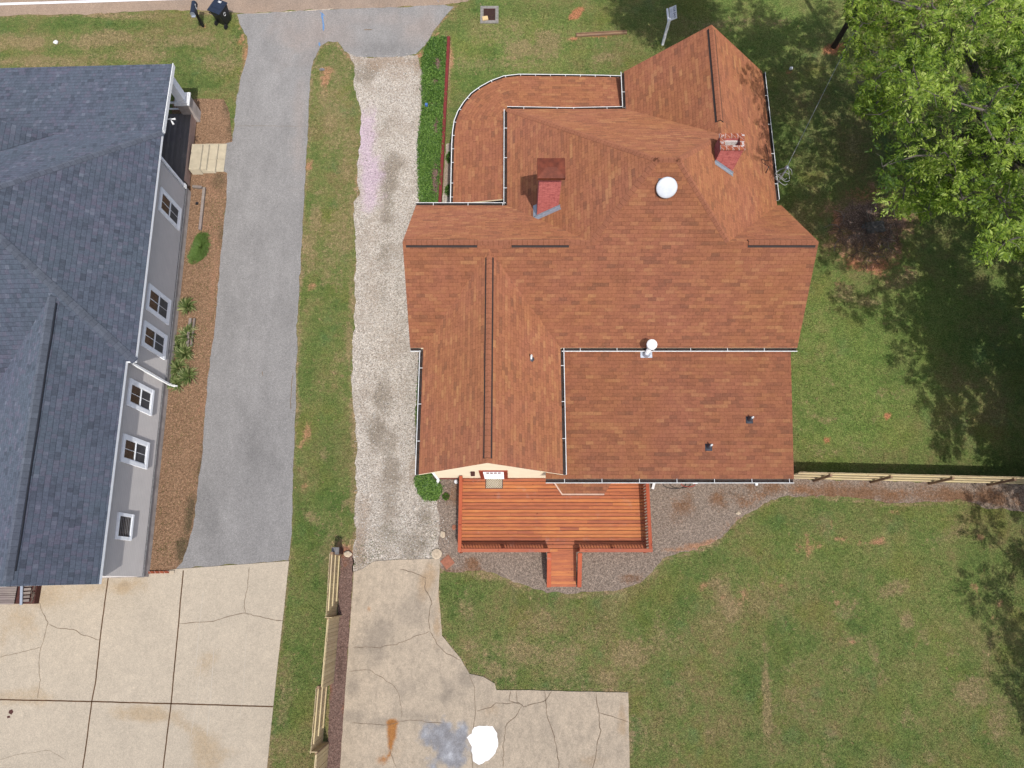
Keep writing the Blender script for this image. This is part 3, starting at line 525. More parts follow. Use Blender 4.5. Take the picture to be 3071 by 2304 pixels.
sheet('concrete_pad', [(1061, 1716), (1088, 1706), (1120, 1684), (1200, 1679), (1319, 1675), (1319, 1704), (1316, 1776), (1321, 1849), (1326, 1906), (1361, 1950), (1382, 1976), (1408, 2020), (1450, 2030), (1484, 2050), (1489, 2069), (1573, 2070), (1884, 2077), (1888, 2304), (1892, 2440), (1010, 2440), (1021, 2304), (1038, 2050), (1050, 1880), (1058, 1770)], .050,
      [M['conc2'], M['crack'], M['paintwhite'], M['joint']], .09, .02,
      dict(a1=[(1280, 1740, 20, 50, 15, .8), (1310, 1870, 12, 50, 0, .8), (1320, 1830, 10, 40, 0, .7), (1865, 2140, 16, 60, 0, .8), (1190, 2260, 60, 40, 0, .5), (1460, 2130, 40, 30, 0, .5), (1770, 2280, 40, 20, 0, .5)],
           a2=[(1130, 1900, 50, 80, 20, .6), (1240, 1830, 50, 60, 0, .5), (1360, 2080, 60, 50, 30, .7), (1400, 2040, 40, 50, 20, .6), (1230, 2060, 60, 30, 0, .5), (1080, 2150, 50, 40, 0, .7), (1060, 2060, 20, 40, 0, .6), (1120, 2170, 60, 30, 0, .6), (1270, 2150, 80, 20, 0, .5), (1500, 2190, 20, 40, 40, .8), (1650, 2170, 30, 50, -20, .4), (1590, 2080, 20, 12, 0, .5), (1120, 1730, 40, 12, 0, .3)],
           a3=[(1174, 2170, 16, 10, 0, 1.), (1176, 2195, 14, 28, 0, 1.), (1172, 2230, 9, 30, 8, 1.), (1168, 2262, 5, 16, 15, 1.), (1150, 2280, 26, 16, 0, .6), (1106, 1828, 7, 10, 0, .5)], a4=[(1345, 2225, 64, 62, 0, 1.), (1300, 2210, 22, 30, 0, .6), (1340, 2180, 30, 26, 0, .7), (1380, 2210, 30, 34, 0, .9)]),
      lines=[([(1408, 2022), (1424, 2062), (1426, 2145), (1415, 2210), (1417, 2304), (1417, 2440)], .018, 1, .03), ([(1290, 1893), (1240, 1910), (1190, 1930), (1140, 1938), (1060, 1943)], .02, 1, .07), ([(1290, 1893), (1310, 1930), (1340, 1962), (1380, 1980)], .026, 1, .05), ([(1290, 1893), (1287, 1850), (1296, 1810), (1275, 1760), (1278, 1730), (1200, 1708)], .026, 1, .06),
             ([(1048, 2015), (1110, 2010), (1150, 2035), (1185, 2060), (1197, 2100), (1205, 2150)], .018, 1, .07), ([(1055, 2165), (1160, 2172), (1230, 2160), (1330, 2168)], .018, 1, .05), ([(1165, 2235), (1190, 2304)], .02, 1, .05), ([(1430, 2132), (1470, 2118), (1487, 2105), (1520, 2110), (1555, 2107), (1570, 2118), (1636, 2100), (1655, 2072)], .026, 1, .05),
             ([(1633, 2072), (1638, 2105), (1642, 2150), (1660, 2200), (1672, 2260), (1676, 2310), (1680, 2440)], .028, 1, .05), ([(1786, 2075), (1790, 2110), (1797, 2137), (1798, 2170), (1802, 2190), (1790, 2230), (1788, 2260), (1778, 2304), (1770, 2440)], .026, 1, .04), ([(1797, 2137), (1835, 2148), (1885, 2165)], .022, 1, .04), ([(1565, 2118), (1545, 2150), (1515, 2180), (1510, 2230), (1508, 2304)], .026, 1, .07), ([(1533, 2070), (1527, 2100), (1560, 2112)], .02, 1, .05), ([(1548, 2070), (1552, 2110)], .02, 1, .04)],
      patches=[([(1399, 2210), (1415, 2199), (1422, 2181), (1437, 2177), (1476, 2179), (1489, 2199), (1492, 2228), (1485, 2257), (1465, 2279), (1437, 2290), (1419, 2282), (1417, 2262), (1414, 2240)], 2, .06)], skirt=.06, step=.22)
sheet('soil_bed', [(1296, 1400), (1300, 1470), (1322, 1560), (1317, 1672), (1322, 1702), (1340, 1712), (1370, 1716), (1430, 1713), (1490, 1722), (1540, 1745), (1600, 1766), (1640, 1780), (1700, 1782), (1760, 1780), (1850, 1768), (1920, 1748), (1958, 1716), (1985, 1672), (2040, 1660), (2090, 1652), (2150, 1622), (2190, 1580), (2235, 1545), (2290, 1512), (2350, 1490), (2400, 1489), (2500, 1490), (2600, 1497), (2700, 1513), (2800, 1506), (2880, 1500), (2960, 1522), (3150, 1545), (3400, 1560), (3400, 1460), (3071, 1452), (2382, 1437), (2382, 1395), (1296, 1380)], .016,
      [M['greybed'], M['stone']], .18, .10, dict(a1=[(2060, 1645, 70, 8, -8, 1.), (2130, 1625, 40, 8, -35, 1.), (2170, 1590, 30, 8, -50, .9), (2210, 1560, 24, 6, -30, .7), (1345, 1680, 20, 20, 0, .4), (2400, 1472, 60, 14, 0, .8), (2470, 1480, 60, 10, 0, .6), (2020, 1500, 20, 16, 0, .6), (2250, 1500, 60, 16, -15, .5), (2700, 1478, 70, 12, 0, .5)],
      a2=[(2040, 1520, 50, 40, 0, .7), (2160, 1500, 34, 36, 0, .9), (2230, 1500, 60, 30, 0, .8), (2300, 1480, 60, 16, -15, .8), (1420, 1690, 34, 22, 0, .9), (1420, 1712, 120, 10, 0, .7), (1880, 1735, 30, 14, 0, .9), (2550, 1480, 300, 34, 2, .95), (2900, 1490, 200, 34, 2, .95), (1360, 1480, 40, 40, 0, .6)]), step=.18)
sheet('mulch_strip', [(1016, 1640), (1044, 1640), (1060, 1660), (1060, 1720), (1050, 1880), (1038, 2050), (1021, 2304), (1010, 2440), (966, 2440), (976, 2290), (984, 2230), (990, 2050), (1010, 1860), (1020, 1700)], .012,
      [M['mulch']], .15, .06, dict(a1=[(1040, 1655, 30, 16, 0, .9), (1035, 1690, 12, 20, 0, .6), (1033, 2130, 6, 30, 0, .7), (990, 2060, 8, 30, 0, .8)], a2=[(1020, 2000, 12, 60, 0, .5)]), step=.12)
sheet('pine_straw_bed', [(570, 300), (600, 296), (640, 300), (672, 300), (690, 340), (697, 426), (669, 434), (663, 513), (681, 522), (681, 600), (672, 668), (654, 867), (640, 1012), (623, 1140), (611, 1301), (596, 1445), (578, 1590), (546, 1684), (528, 1708), (452, 1724), (380, 1700), (430, 1150), (480, 640), (520, 300)], .012,
      [M['strawbed']], .2, .06, dict(a1=[(615, 700, 20, 60, 0, .5), (640, 560, 20, 40, 0, .5), (600, 1250, 8, 120, 5, .6), (640, 850, 8, 160, 5, .7)], a2=[(600, 1400, 8, 60, 8, .9), (570, 1560, 14, 60, 8, .95), (545, 1650, 14, 40, 10, .95), (690, 390, 8, 40, 0, .7), (665, 700, 10, 30, 0, .6), (655, 540, 18, 30, 0, .6), (610, 1350, 8, 30, 0, .6), (680, 330, 14, 40, 0, .6)]), step=.15)
sheet('planting_bed', [(1296, 114), (1345, 110), (1342, 200), (1334, 380), (1322, 620), (1254, 620), (1258, 593), (1256, 434), (1270, 325), (1268, 180), (1283, 137)], .020, [M['mulch']], .25, .04, dict(a1=[(1340, 500, 5, 80, 0, .4)], a2=[(1300, 400, 30, 200, 0, .4)]), step=.2)
sheet('path_side_soil', [(1338, 432), (1362, 426), (1368, 620), (1326, 620)], .010, [M['gravel']], .2, .05, dict(a1=[], a2=[], a3=[(1345, 520, 30, 120, 0, 1.)]), step=.2)

# ------------------------------------------------------------------ generic builders
def roofmesh(name, faces, mat, parent, thick=.14, fascia=None, edge=True):
    """faces: list of 3-D polygons with shared corners; laid with courses running level"""
    mb = MB(); key = {}; V_ = []; idx = []
    for f in faces:
        ids = []
        for p in f:
            k = tuple(round(float(c), 3) for c in p)
            if k not in key: key[k] = len(V_); V_.append(k)
            ids.append(key[k])
        idx.append(ids)
    uvs = []
    for i, ids in enumerate(idx):
        P3 = [Vector(V_[k]) for k in ids]; n = Vector((0, 0, 0))
        for a in range(len(P3)): n += P3[a].cross(P3[(a + 1) % len(P3)])
        n.normalize()
        if n.z < 0: ids.reverse(); P3.reverse(); n = -n
        h = Vector((0, 0, 1)).cross(n); h = h.normalized() if h.length > 1e-3 else Vector((1, 0, 0)); up = n.cross(h)
        uvs.append([(p.dot(h) + i * 3.37, p.dot(up)) for p in P3])
    mb.add(V_, idx, 0, uvs)
    if edge:
        cnt = {}
        for ids in idx:
            for a in range(len(ids)):
                e = (ids[a], ids[(a + 1) % len(ids)]); cnt[tuple(sorted(e))] = cnt.get(tuple(sorted(e)), 0) + 1
        low = [(x, y, z - thick) for x, y, z in V_]; b = len(mb.v); mb.v += low
        for ids in idx:
            mb.f.append([b + k for k in reversed(ids)]); mb.m.append(1); mb.uv.append(None); mb.r.append(.5)
            for a in range(len(ids)):
                e = (ids[a], ids[(a + 1) % len(ids)])
                if cnt[tuple(sorted(e))] == 1:
                    mb.f.append([e[0], b + e[0], b + e[1], e[1]]); mb.m.append(1); mb.uv.append(None); mb.r.append(.5)
    return mb.build(name, [mat, fascia or M['cream']], parent)
def ridgecap(name, p, q, sa, sb, wd, rise, mat, parent, vent=False, lo=0.):
    """cap strip along p-q; sa / sb are the down-slope unit vectors of its two sides"""
    p = Vector(p); q = Vector(q); sa = Vector(sa).normalized(); sb = Vector(sb).normalized(); up = Vector((0, 0, rise)); d = (q - p); L = d.length
    mb = MB(); a = [p + up, p + up + sa * wd, p + sa * wd + Vector((0, 0, lo))]; b_ = [p + up, p + up + sb * wd, p + sb * wd + Vector((0, 0, lo))]
    for k, side in enumerate((a, b_)):
        vs = [side[0], side[0] + d, side[1] + d, side[1]]; fs = [(0, 1, 2, 3)] if k else [(3, 2, 1, 0)]
        uv = [(1.2, 0), (1.2, L), (1.2 + wd, L), (1.2 + wd, 0)]; uv = [uv] if k else [uv[::-1]]
        mb.add(vs, fs, 0, uv)
        e = side[1]; e2 = side[1] - Vector((0, 0, rise + .01)) 
        mb.add([e, e + d, e2 + d, e2], [(0, 1, 2, 3)], 1)
        if vent:                                            # dark strip on the slope, painted shade along the vent's side slot
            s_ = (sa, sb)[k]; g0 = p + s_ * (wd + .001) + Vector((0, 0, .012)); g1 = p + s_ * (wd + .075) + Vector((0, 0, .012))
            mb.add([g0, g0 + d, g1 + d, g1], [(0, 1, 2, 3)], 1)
        for ee, dd in ((Vector((0, 0, 0)), 0), (d, 1)):
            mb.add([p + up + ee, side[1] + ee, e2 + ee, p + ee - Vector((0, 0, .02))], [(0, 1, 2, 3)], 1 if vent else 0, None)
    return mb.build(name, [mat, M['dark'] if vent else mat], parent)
def gutter(name, pts, parent, side=1, hang=1.5, w_=.12, lip=.028):
    """trough along pts (3-D), opening up; side=+1 puts it to the left of the direction of travel"""
    mb = MB(); pts = [np.array(p, float) for p in pts]; n = len(pts); nr = []
    for i in range(n):
        d = pts[min(i + 1, n - 1)][:2] - pts[max(i - 1, 0)][:2]; d = d / np.linalg.norm(d); nr.append(np.array([-d[1], d[0], 0]) * side)
    def ring(i):
        a = pts[i]; m = nr[i]; z = lambda k: np.array([0, 0, k])
        return [a + m * .0 + z(-.02), a + m * .0 + z(-.12), a + m * w_ + z(-.12), a + m * (w_ + lip) + z(-.01), a + m * w_ + z(-.01), a + m * (w_ - .01) + z(-.105), a + m * .01 + z(-.105), a + m * .01 + z(-.02)]
    r = [ring(i) for i in range(n)]; vs = [p for q in r for p in q]; k = 8; fs = []; ms = []
    for i in range(n - 1):
        for j in range(k): fs.append((i * k + j, i * k + (j + 1) % k, (i + 1) * k + (j + 1) % k, (i + 1) * k + j)); ms.append(2 if j in (4, 5, 6, 7) else 0)  # inside faces coloured dark for the shade and debris in the trough
    fs += [tuple(range(k)), tuple((n - 1) * k + j for j in range(k))[::-1]]; ms += [0, 0]
    b = len(mb.v); mb.add(vs, fs, 0); mb.m[-len(fs):] = ms
    acc = 0
    for i in range(n - 1):
        L = np.linalg.norm(pts[i + 1] - pts[i]); d = (pts[i + 1] - pts[i]) / max(L, 1e-6); m = nr[i]; t = hang - acc if acc else hang * .5
        while t < L:
            c = pts[i] + d * t; mb.bar(c + m * -.01 + np.array([0, 0, -.005]), c + m * (w_ + lip * .5) + np.array([0, 0, -.005]), .02, .012, 0); t += hang
        acc = (acc + L) % hang
        # leaf litter in the trough
        for _ in range(int(L * 14)):
            c = pts[i] + d * random.random() * L + m * random.uniform(.02, w_ - .02); s_ = random.uniform(.01, .03)
            mb.box(c[0] - s_, c[0] + s_, c[1] - s_, c[1] + s_, c[2] - .104, c[2] - .085, 1)
    return mb.build(name, [M['white'], M['debris'], M['dark']], parent)

# ================================================================== BROWN-ROOFED HOUSE
house = empty('brown_roof_house', (3.5, 12.3, 0), 'rambling cream house under a steep orange-brown shingle roof of many gables and hips', 'house')
ze = 3.5; ks = .925; yS, yN = 9.12, 15.6; yR = (yS + yN) / 2; zR = ze + ks * (yR - yS); xE = 11.45; xG = 11.63; xW = -4.15; xP = -.22; yPN = 20.44; kn = .865; kp = .93
yT = (ks * yS + kn * yPN) / (ks + kn); zT = ze + ks * (yT - yS)
P1 = (xP + (zT - ze) / kp, yT, zT); P2 = (xE - (zT - ze) / ks, yT, zT)
SWh = (xP + (zR - ze) / kp, yR, zR); SEh = (xE - (zR - ze) / ks, yR, zR)
Wpk = (xW, yR, zR); Epk = (xG, yR, zR); WgS = (xW, yS, ze); EgS = (xG, yS, ze); WgN = (xW, yN, ze); WV = (xP, yN, ze); EV = (xE, yN, ze); EgN = (xG, yN, ze)
NW = (xP, yPN, ze); xB = 5.12; xr = 8.36; zr = ze + ks * (xE - xr); Fp = (xr, yPN - (zr - ze) / kn, zr); C_ = (xB, yPN, ze); yG = 22.42
A_ = (xr, yG, zr); B_ = (xB, yG, ze); D_ = (xE, yG, ze)
faces = [[WgS, EgS, Epk, SEh, P2, P1, SWh, Wpk], [WgN, Wpk, SWh, WV], [WV, SWh, P1, NW], [NW, P1, P2, Fp, C_], [C_, Fp, A_, B_], [A_, Fp, P2, SEh, EV, D_], [EV, SEh, Epk, EgN]]
main_roof = roofmesh('roof', faces, M['brown_shingle'], house, .14, M['cream'])
# south wing
zs = 6.3; xs0, xs1, xm = -3.62, 1.98, -.86; ysS = 3.95; yv = yS + (zs - ze) / ks
roofmesh('wing_roof', [[(xs0, ysS, ze), (xm, ysS, zs), (xm, yv, zs), (xs0, yS, ze)], [(xs1, ysS, ze), (xs1, yS, ze), (xm, yv, zs), (xm, ysS, zs)]], M['brown_shingle'], house, .14)
# low south-east room and the bay window's roof
zr0, zr1 = 3.3, 2.6
seW = lambda u, v, z: W(u, v, z)
pS = W(2381, 1437, zr1); pN = W(2372, 1042, 3.25)
roofmesh('room_roof', [[(1.35, pS[1], zr1), (pS[0], pS[1], zr1), (pN[0], 9.6, 3.3), (1.35, 9.6, 3.3)]], M['brown_shingle'], house, .12)
bp = [W(1650, 1430, 2.38), W(1686, 1483, 2.1), W(1812, 1483, 2.1), W(1846, 1430, 2.38)]
roofmesh('bay_roof', [[bp[0], bp[1], bp[2], bp[3]]], M['brown_shingle'], house, .10)
# wrap-around porch roof with rounded corner
cr = [(1358, 612), (1360, 510), (1362, 430), (1364, 395), (1369, 362), (1379, 336), (1396, 309), (1418, 283), (1444, 264), (1475, 247), (1512, 233), (1556, 228), (1680, 229), (1806, 231), (1870, 233)]
out = [W(a, b, 2.75) for a, b in cr]; xin, yin, zin = .25, 20.0, 3.3
pf = []
inn = lambda p: (xin, min(p[1], yin), zin) if p[0] < xin else ((p[0], yin, zin) if p[1] > yin else (xin, yin, zin))
for i in range(len(out) - 1):
    a, b = out[i], out[i + 1]; ia = (xin, a[1], zin) if a[1] < yin else ((a[0], yin, zin) if a[0] > xin else (xin, yin, zin)); ib = (xin, b[1], zin) if b[1] < yin else ((b[0], yin, zin) if b[0] > xin else (xin, yin, zin))
    f = [tuple(a), tuple(b), ib, ia]; 
    if ia == ib: f = f[:3]
    pf.append(f)
roofmesh('porch_roof', pf, M['brown_shingle'], house, .1)
# shingle caps on hips, vents on ridges
cap = M['cap_brown']
sS, sN = (0, -1, -ks), (0, 1, -ks); sWp, sEp, sNp = (-1, 0, -kp), (1, 0, -ks), (0, 1, -kn)
def hip(p, q, s1, s2, nm='hip_cap', wd=.13):
    p, q = Vector(p), Vector(q); d = (q - p).normalized(); r = []
    for s_ in (s1, s2):
        s_ = Vector(s_).normalized(); t = s_ - d * s_.dot(d); r.append(t.normalized())
    return ridgecap(nm, p, q, r[0], r[1], wd, .022, cap, house)
hip(NW, P1, sWp, sNp); hip(P1, SWh, sWp, sS); hip(P2, Fp, sNp, sEp); hip(P2, SEh, sEp, sS); hip(P1, P2, sNp, sS)
rv = lambda p, q, a, b: ridgecap('ridge_vent', p, q, a, b, .155, .055, cap, house, True)
onr = lambda u, v, z: W(u, v, z)
rv((xW + .12, yR, zR), (onr(1431, 730, zR)[0], yR, zR), sS, sN); rv((onr(1534, 730, zR)[0], yR, zR), (onr(1707, 730, zR)[0], yR, zR), sS, sN)
rv((onr(2244, 722, zR)[0], yR, zR), (xG - .1, yR, zR), sS, sN)
sw = (zs - ze) / (xm - xs0); rv((xm, ysS + .18, zs), (xm, W(1480, 768, zs)[1], zs), (-1, 0, -sw), (1, 0, -sw))
kw = (zr - ze) / (xr - xB); rv((xr, W(2160, 362, zr)[1], zr), (xr, yG - .15, zr), (-1, 0, -kw), (1, 0, -ks))
hip((onr(1431, 730, zR)[0], yR, zR), (onr(1534, 730, zR)[0], yR, zR), sS, sN, 'ridge_cap', .15); hip(SWh, (onr(1707, 730, zR)[0], yR, zR), sS, sN, 'ridge_cap', .15)
# walls
wl = MB(); fz = .6
def block(x0, x1, y0, y1, z1, gable=None, zp=None, zb=fz):
    wl.box(x0, x1, y0, y1, zb, z1, 0); wl.box(x0 + .02, x1 - .02, y0 + .02, y1 - .02, -.05, zb, 1)
block(-3.8, 11.3, 9.5, 15.25, 3.55); block(.25, 11.1, 15.25, 20.05, 3.6); block(5.5, 11.05, 20.05, 22.1, 3.55); block(-3.25, 1.62, 4.22, 9.5, 3.6)
block(1.62, 10.9, 4.35, 9.5, 2.62)
g = .17
for x in (-3.8, 11.3 - .1): wl.add([(x, 9.5, 3.55), (x, 15.25, 3.55), (x, yR, zR - g), (x + .1, 9.5, 3.55), (x + .1, 15.25, 3.55), (x + .1, yR, zR - g)], [(0, 1, 2), (3, 5, 4), (0, 2, 5, 3), (1, 4, 5, 2)], 0)
for y, x0, x1, xm_, z0, zp in ((22.1 - .1, 5.5, 11.05, xr, 3.55, zr - g), (4.22, -3.25, 1.62, xm, 3.6, zs - g - .02)):
    wl.add([(x0, y, z0), (x1, y, z0), (xm_, y, zp), (x0, y + .1, z0), (x1, y + .1, z0), (xm_, y + .1, zp)], [(0, 1, 2), (3, 5, 4), (0, 2, 5, 3), (1, 4, 5, 2)], 0)
bb = [(bp[0][0] + .3, 4.35), (bp[1][0] + .1, bp[1][1] + .3), (bp[2][0] - .1, bp[2][1] + .3), (bp[3][0] - .3, 4.35)]
wl.prism(bb, .6, 2.05, 0)
wl.build('wall', [M['cream'], M['found']], house)
# rafter-end fascia boards on the bay roof
b1 = MB(); up = np.array([0, 0, -.04]); b1.bar(bp[0] + up, bp[1] + up, .05, .12); b1.bar(bp[1] + up, bp[2] + up, .05, .12); b1.build('bay_fascia', plain('pale_fascia', alb(226, 190, 166), .6), house)
# porch floor and posts under the porch roof
pfl = MB(); pfl.prism([(-1.9, 15.3), (xin, 15.3), (xin, 20.0), (5.4, 20.0), (5.4, 22.4), (1.2, 22.4), (-.2, 22.0), (-1.5, 20.8), (-1.9, 19.4)], 0, .5); pfl.build('porch_floor', M['porchwood'], house)
for (x, y) in ((-1.75, 15.6), (-1.75, 17.6), (-1.7, 19.4), (-1.2, 21.0), (.2, 22.1), (2.6, 22.25), (5.0, 22.25)):
    c = MB(); c.lathe((x, y, .5), [(.12, 0), (.12, .1), (.08, .15), (.07, 2.0), (.11, 2.1), (.11, 2.18)], 14); c.build('porch_column', M['white'], house, True)
# gutters
G = lambda *pts, s=1, **k: gutter('gutter', pts, house, s, **k)
ex = .0
G((xW, yS, ze), (xs0 - .1, yS, ze), s=-1); G((xs0, yS - .1, ze), (xs0, ysS, ze), s=-1); G((xs1, yS, ze), (xs1, ysS, ze), s=1); G((xs1 + .05, yS, ze), (xG, yS, ze), s=-1)
G((1.35, pS[1], zr1), (pS[0], pS[1], zr1), s=-1, w_=.14)
G((xW, yN, ze), (xP - .05, yN, ze), s=1); G((xP, yN + .1, ze), (xP, yPN, ze), s=1); G((xP, yPN, ze), (2.6, yPN - .04, ze - .02), (xB - .15, yPN, ze), s=1)
G((xB, yPN + .15, ze), (xB, yG, ze), s=1); G((xE, yN + .3, ze), (xE, yG, ze), s=-1)
gutter('porch_gutter', out, house, 1, .7, .09, .036)
# downspouts
ds = MB(); ds.bar((-3.5, 4.1, 3.35), (-3.2, 4.2, 2.6), .08, .07); ds.bar((-3.2, 4.2, 2.6), (-3.18, 4.2, .3), .08, .07, up=(0, 1, 0)); ds.bar((-3.18, 4.2, .3), (-3.3, 3.9, .14), .11, .08); ds.build('downspout', M['white'], house)
for (u, v, rot) in ((1963, 1458, -.6), (2263, 1447, .5)):
    p = W(u, v, .1); ds = MB(); ds.bar((p[0], 4.25, 2.4), (p[0], 4.25, .25), .08, .07, up=(0, 1, 0)); ds.bar((p[0], 4.2, .25), (p[0] + rot * .15, p[1] - .12, .09), .11, .08); ds.build('downspout', M['white'], house)
ds = MB(); q = W(1425, 1428, .35); ds.box(q[0] - .12, q[0] + .12, 4.02, 4.24, .28, .48); ds.build('wall_vent', M['white'], house)
# back door, trim and lamp on the south gable wall
xd0, xd1 = W(1454, 1431, .6)[0], W(1512, 1431, .6)[0]; yw = 4.22
d = MB(); d.box(xd0, xd1, yw - .045, yw, .6, 2.68); dr = d.build('door', M['door'], house)
d = MB(); n_ = 4
for i in range(n_):
    a = xd0 + .1 + (xd1 - xd0 - .2) * i / n_; d.box(a + .02, a + (xd1 - xd0 - .2) / n_ - .02, yw - .055, yw - .046, 2.2, 2.5)
d.build('pane', M['pinkglass'], dr)
d = MB(); d.box(xd0 - .16, xd0 - .002, yw - .05, yw, .6, 2.68); d.box(xd1 + .002, xd1 + .16, yw - .05, yw, .6, 2.68); d.box(xd0 - .16, xd1 + .16, yw - .05, yw, 2.684, 2.8); d.build('door_trim', M['orangetrim'], house)
d = MB(); d.box(xd0 - .5, xd0 - .34, yw - .16, yw, 2.25, 2.5); d.box(xd0 - .46, xd0 - .38, yw - .12, yw - .04, 2.5, 2.56); d.build('wall_lamp', M['iron'], house)
# chimneys
ch = MB(); ch.box(1.02, 1.86, 14.43, 14.97, 3.8, 7.45, 0); c1 = ch.build('chimney', M['redbrick'], house, bevel=.008)
cc = MB(); cc.box(.99, 1.89, 14.40, 15.0, 7.452, 7.56); cc.box(.96, 1.92, 14.37, 15.03, 7.562, 7.70); cc.build('corbel', plain('tan_brick_courses', alb(190, 128, 84), .9, .2, .35, 14), c1, bevel=.006)
hd = MB(); x0, x1, y0, y1, z0 = .93, 1.97, 14.26, 15.10, 7.70; xi0, xi1, ym = x0 + .33, x1 - .33, (y0 + y1) / 2
hd.add([(x0, y0, z0), (x1, y0, z0), (x1, y1, z0), (x0, y1, z0), (x0, y0, z0 + .14), (x1, y0, z0 + .14), (x1, y1, z0 + .14), (x0, y1, z0 + .14), (xi0, ym, z0 + .2), (xi1, ym, z0 + .2)],
       [(3, 2, 1, 0), (0, 1, 5, 4), (1, 2, 6, 5), (2, 3, 7, 6), (3, 0, 4, 7), (4, 5, 9, 8), (5, 6, 9), (6, 7, 8, 9), (7, 4, 8)]); hd.build('cap', M['copper'], c1, bevel=.01)
zP = lambda x: ze + kp * (x - xP)
fl = MB(); fl.add([(.92, 14.42, zP(.92) + .03), (1.92, 14.42, zP(1.92) + .03), (1.96, 14.27, zP(1.96) + .02), (.90, 14.27, zP(.9) + .02), (.92, 14.425, zP(.92) + .16), (1.92, 14.425, zP(1.92) + .16)], [(0, 3, 2, 1), (0, 1, 5, 4)]); fl.add([(1.015, 14.42, zP(1.0) + .02), (1.015, 15.0, zP(1.0) + .02), (1.015, 15.0, zP(1.) + .2), (1.015, 14.42, zP(1.) + .2), (.88, 14.42, zP(.88) + .015), (.88, 15.0, zP(.88) + .015)], [(0, 1, 2, 3), (0, 4, 5, 1)]); fl.build('flashing', M['flash'], c1)
X0, X1, Y0, Y1, Z1 = 7.86, 8.72, 15.6, 16.22, 7.62
ch = MB(); t = .14
ch.box(X0, X1, Y0, Y0 + t, 5.6, Z1, 0); ch.box(X0, X1, Y1 - t, Y1, 5.6, Z1, 0); ch.box(X0, X0 + t, Y0 + t + .001, Y1 - t - .001, 5.6, Z1 - .001, 0); ch.box(X1 - t, X1, Y0 + t + .001, Y1 - t - .001, 5.6, Z1 - .001, 0)
c2 = ch.build('chimney', M['redbrick'], house)
cc = MB(); o_ = .035; mm = 1
for (a, b, c, d_) in ((X0 - o_, X1 + o_, Y0 - o_, Y0 + t), (X0 - o_, X1 + o_, Y1 - t, Y1 + o_)):
    n = 4; L = (b - a) / n
    for i in range(n): cc.box(a + i * L + .008, a + (i + 1) * L - .008, c, d_, Z1 + .002, Z1 + .075, 0)
    cc.box(a + .002, b - .002, c + .004, d_ - .004, Z1 + .002, Z1 + .066, 1)
for (a, b) in ((X0 - o_, X0 + t), (X1 - t, X1 + o_)):
    for i in range(2): L = (Y1 - Y0 - 2 * t) / 2; cc.box(a, b, Y0 + t + .005 + i * L + .006, Y0 + t - .005 + (i + 1) * L - .006, Z1 + .002, Z1 + .075, 0)
    cc.box(a + .004, b - .004, Y0 + t + .001, Y1 - t - .001, Z1 + .002, Z1 + .064, 1)
for _ in range(16): a, b = random.choice([(random.uniform(X0, X1), random.choice([Y0 + .03, Y1 - .05, Y0 + .1])), (random.choice([X0 + .05, X1 - .04]), random.uniform(Y0, Y1))]); s_ = random.uniform(.015, .05); cc.box(a - s_, a + s_, b - s_ * .6, b + s_ * .6, Z1 + .06, Z1 + .082, 1)
cc.build('brick_rim', [M['topbrick'], M['mortar']], c2, bevel=.006)
cc = MB(); cc.box(X0 + t + .01, X1 - t - .01, Y0 + t + .01, Y1 - t - .01, 7.0, 7.12, 0); cc.box(X0 + t + .002, X1 - t - .002, Y1 - t - .06, Y1 - t - .002, 7.12, 7.5, 1); cc.box(X0 + t + .05, X0 + t + .35, Y0 + t + .02, Y0 + t + .25, 7.12, 7.2, 1); cc.build('flue', [M['iron'], M['mortar']], c2)
zE = lambda x: ze + ks * (xE - x)
fl = MB(); fl.add([(X0 - .02, Y0 - .002, zE(X0) + .15), (X1 + .08, Y0 - .002, zE(X1 + .08) + .15), (X1 + .08, Y0 - .002, zE(X1 + .08) + .02), (X0 - .02, Y0 - .002, zE(X0) + .02), (X0 - .02, Y0 - .13, zE(X0) + .03), (X1 + .08, Y0 - .13, zE(X1 + .08) + .02)], [(0, 3, 2, 1), (3, 4, 5, 2)]); fl.build('flashing', M['flash'], c2)
# dome, round vent and pipe vents
def tilt(o, n):
    pass
nS = Vector((0, -ks, 1)).normalized(); aS = ze - ks * yS
def on_frame(p, n): q = Vector((0, 0, 1)).rotation_difference(Vector(n)); return Matrix.Translation(Vector(p)) @ q.to_matrix().to_4x4()
p = PL(1997, 560, aS, 0, ks)
dm = MB(); dm.lathe((0, 0, 0), [(.34, 0), (.34, .14), (.385, .15), (.385, .19), (.35, .215), (.25, .235), (.1, .25)], 40); dm.xf(on_frame(p, nS)); dome = dm.build('roof_ventilator', plain('white_dome', (.62, .64, .67, 1), .3, .5, .08), house, True)
dm = MB(); dm.box(-.3, .3, -.33, .3, .005, .014); dm.xf(on_frame(p, nS)); dm.build('flashing', M['lead'], dome)
kr = (3.3 - zr1) / (9.6 - pS[1]); aR = zr1 - kr * pS[1]; nR = Vector((0, -kr, 1)).normalized()
p = PL(1938, 1062, aR, 0, kr); hgt = 1.25
st = MB(); st.lathe(tuple(p), [(.09, 0), (.09, hgt)], 16, 0); st.lathe((p[0], p[1], p[2] + hgt), [(.12, -.16), (.2, -.14), (.21, 0), (.2, .03), (.12, .06)], 28, 0); vo_ = st.build('flue_cap', M['white'], house, True)
st = MB(); st.box(-.24, .24, -.16, .2, .006, .02); st.lathe((0, 0, .015), [(.17, 0), (.11, .12), (.1, .2)], 16); st.xf(on_frame(p, nR)); st.build('flashing', M['flash'], vo_)
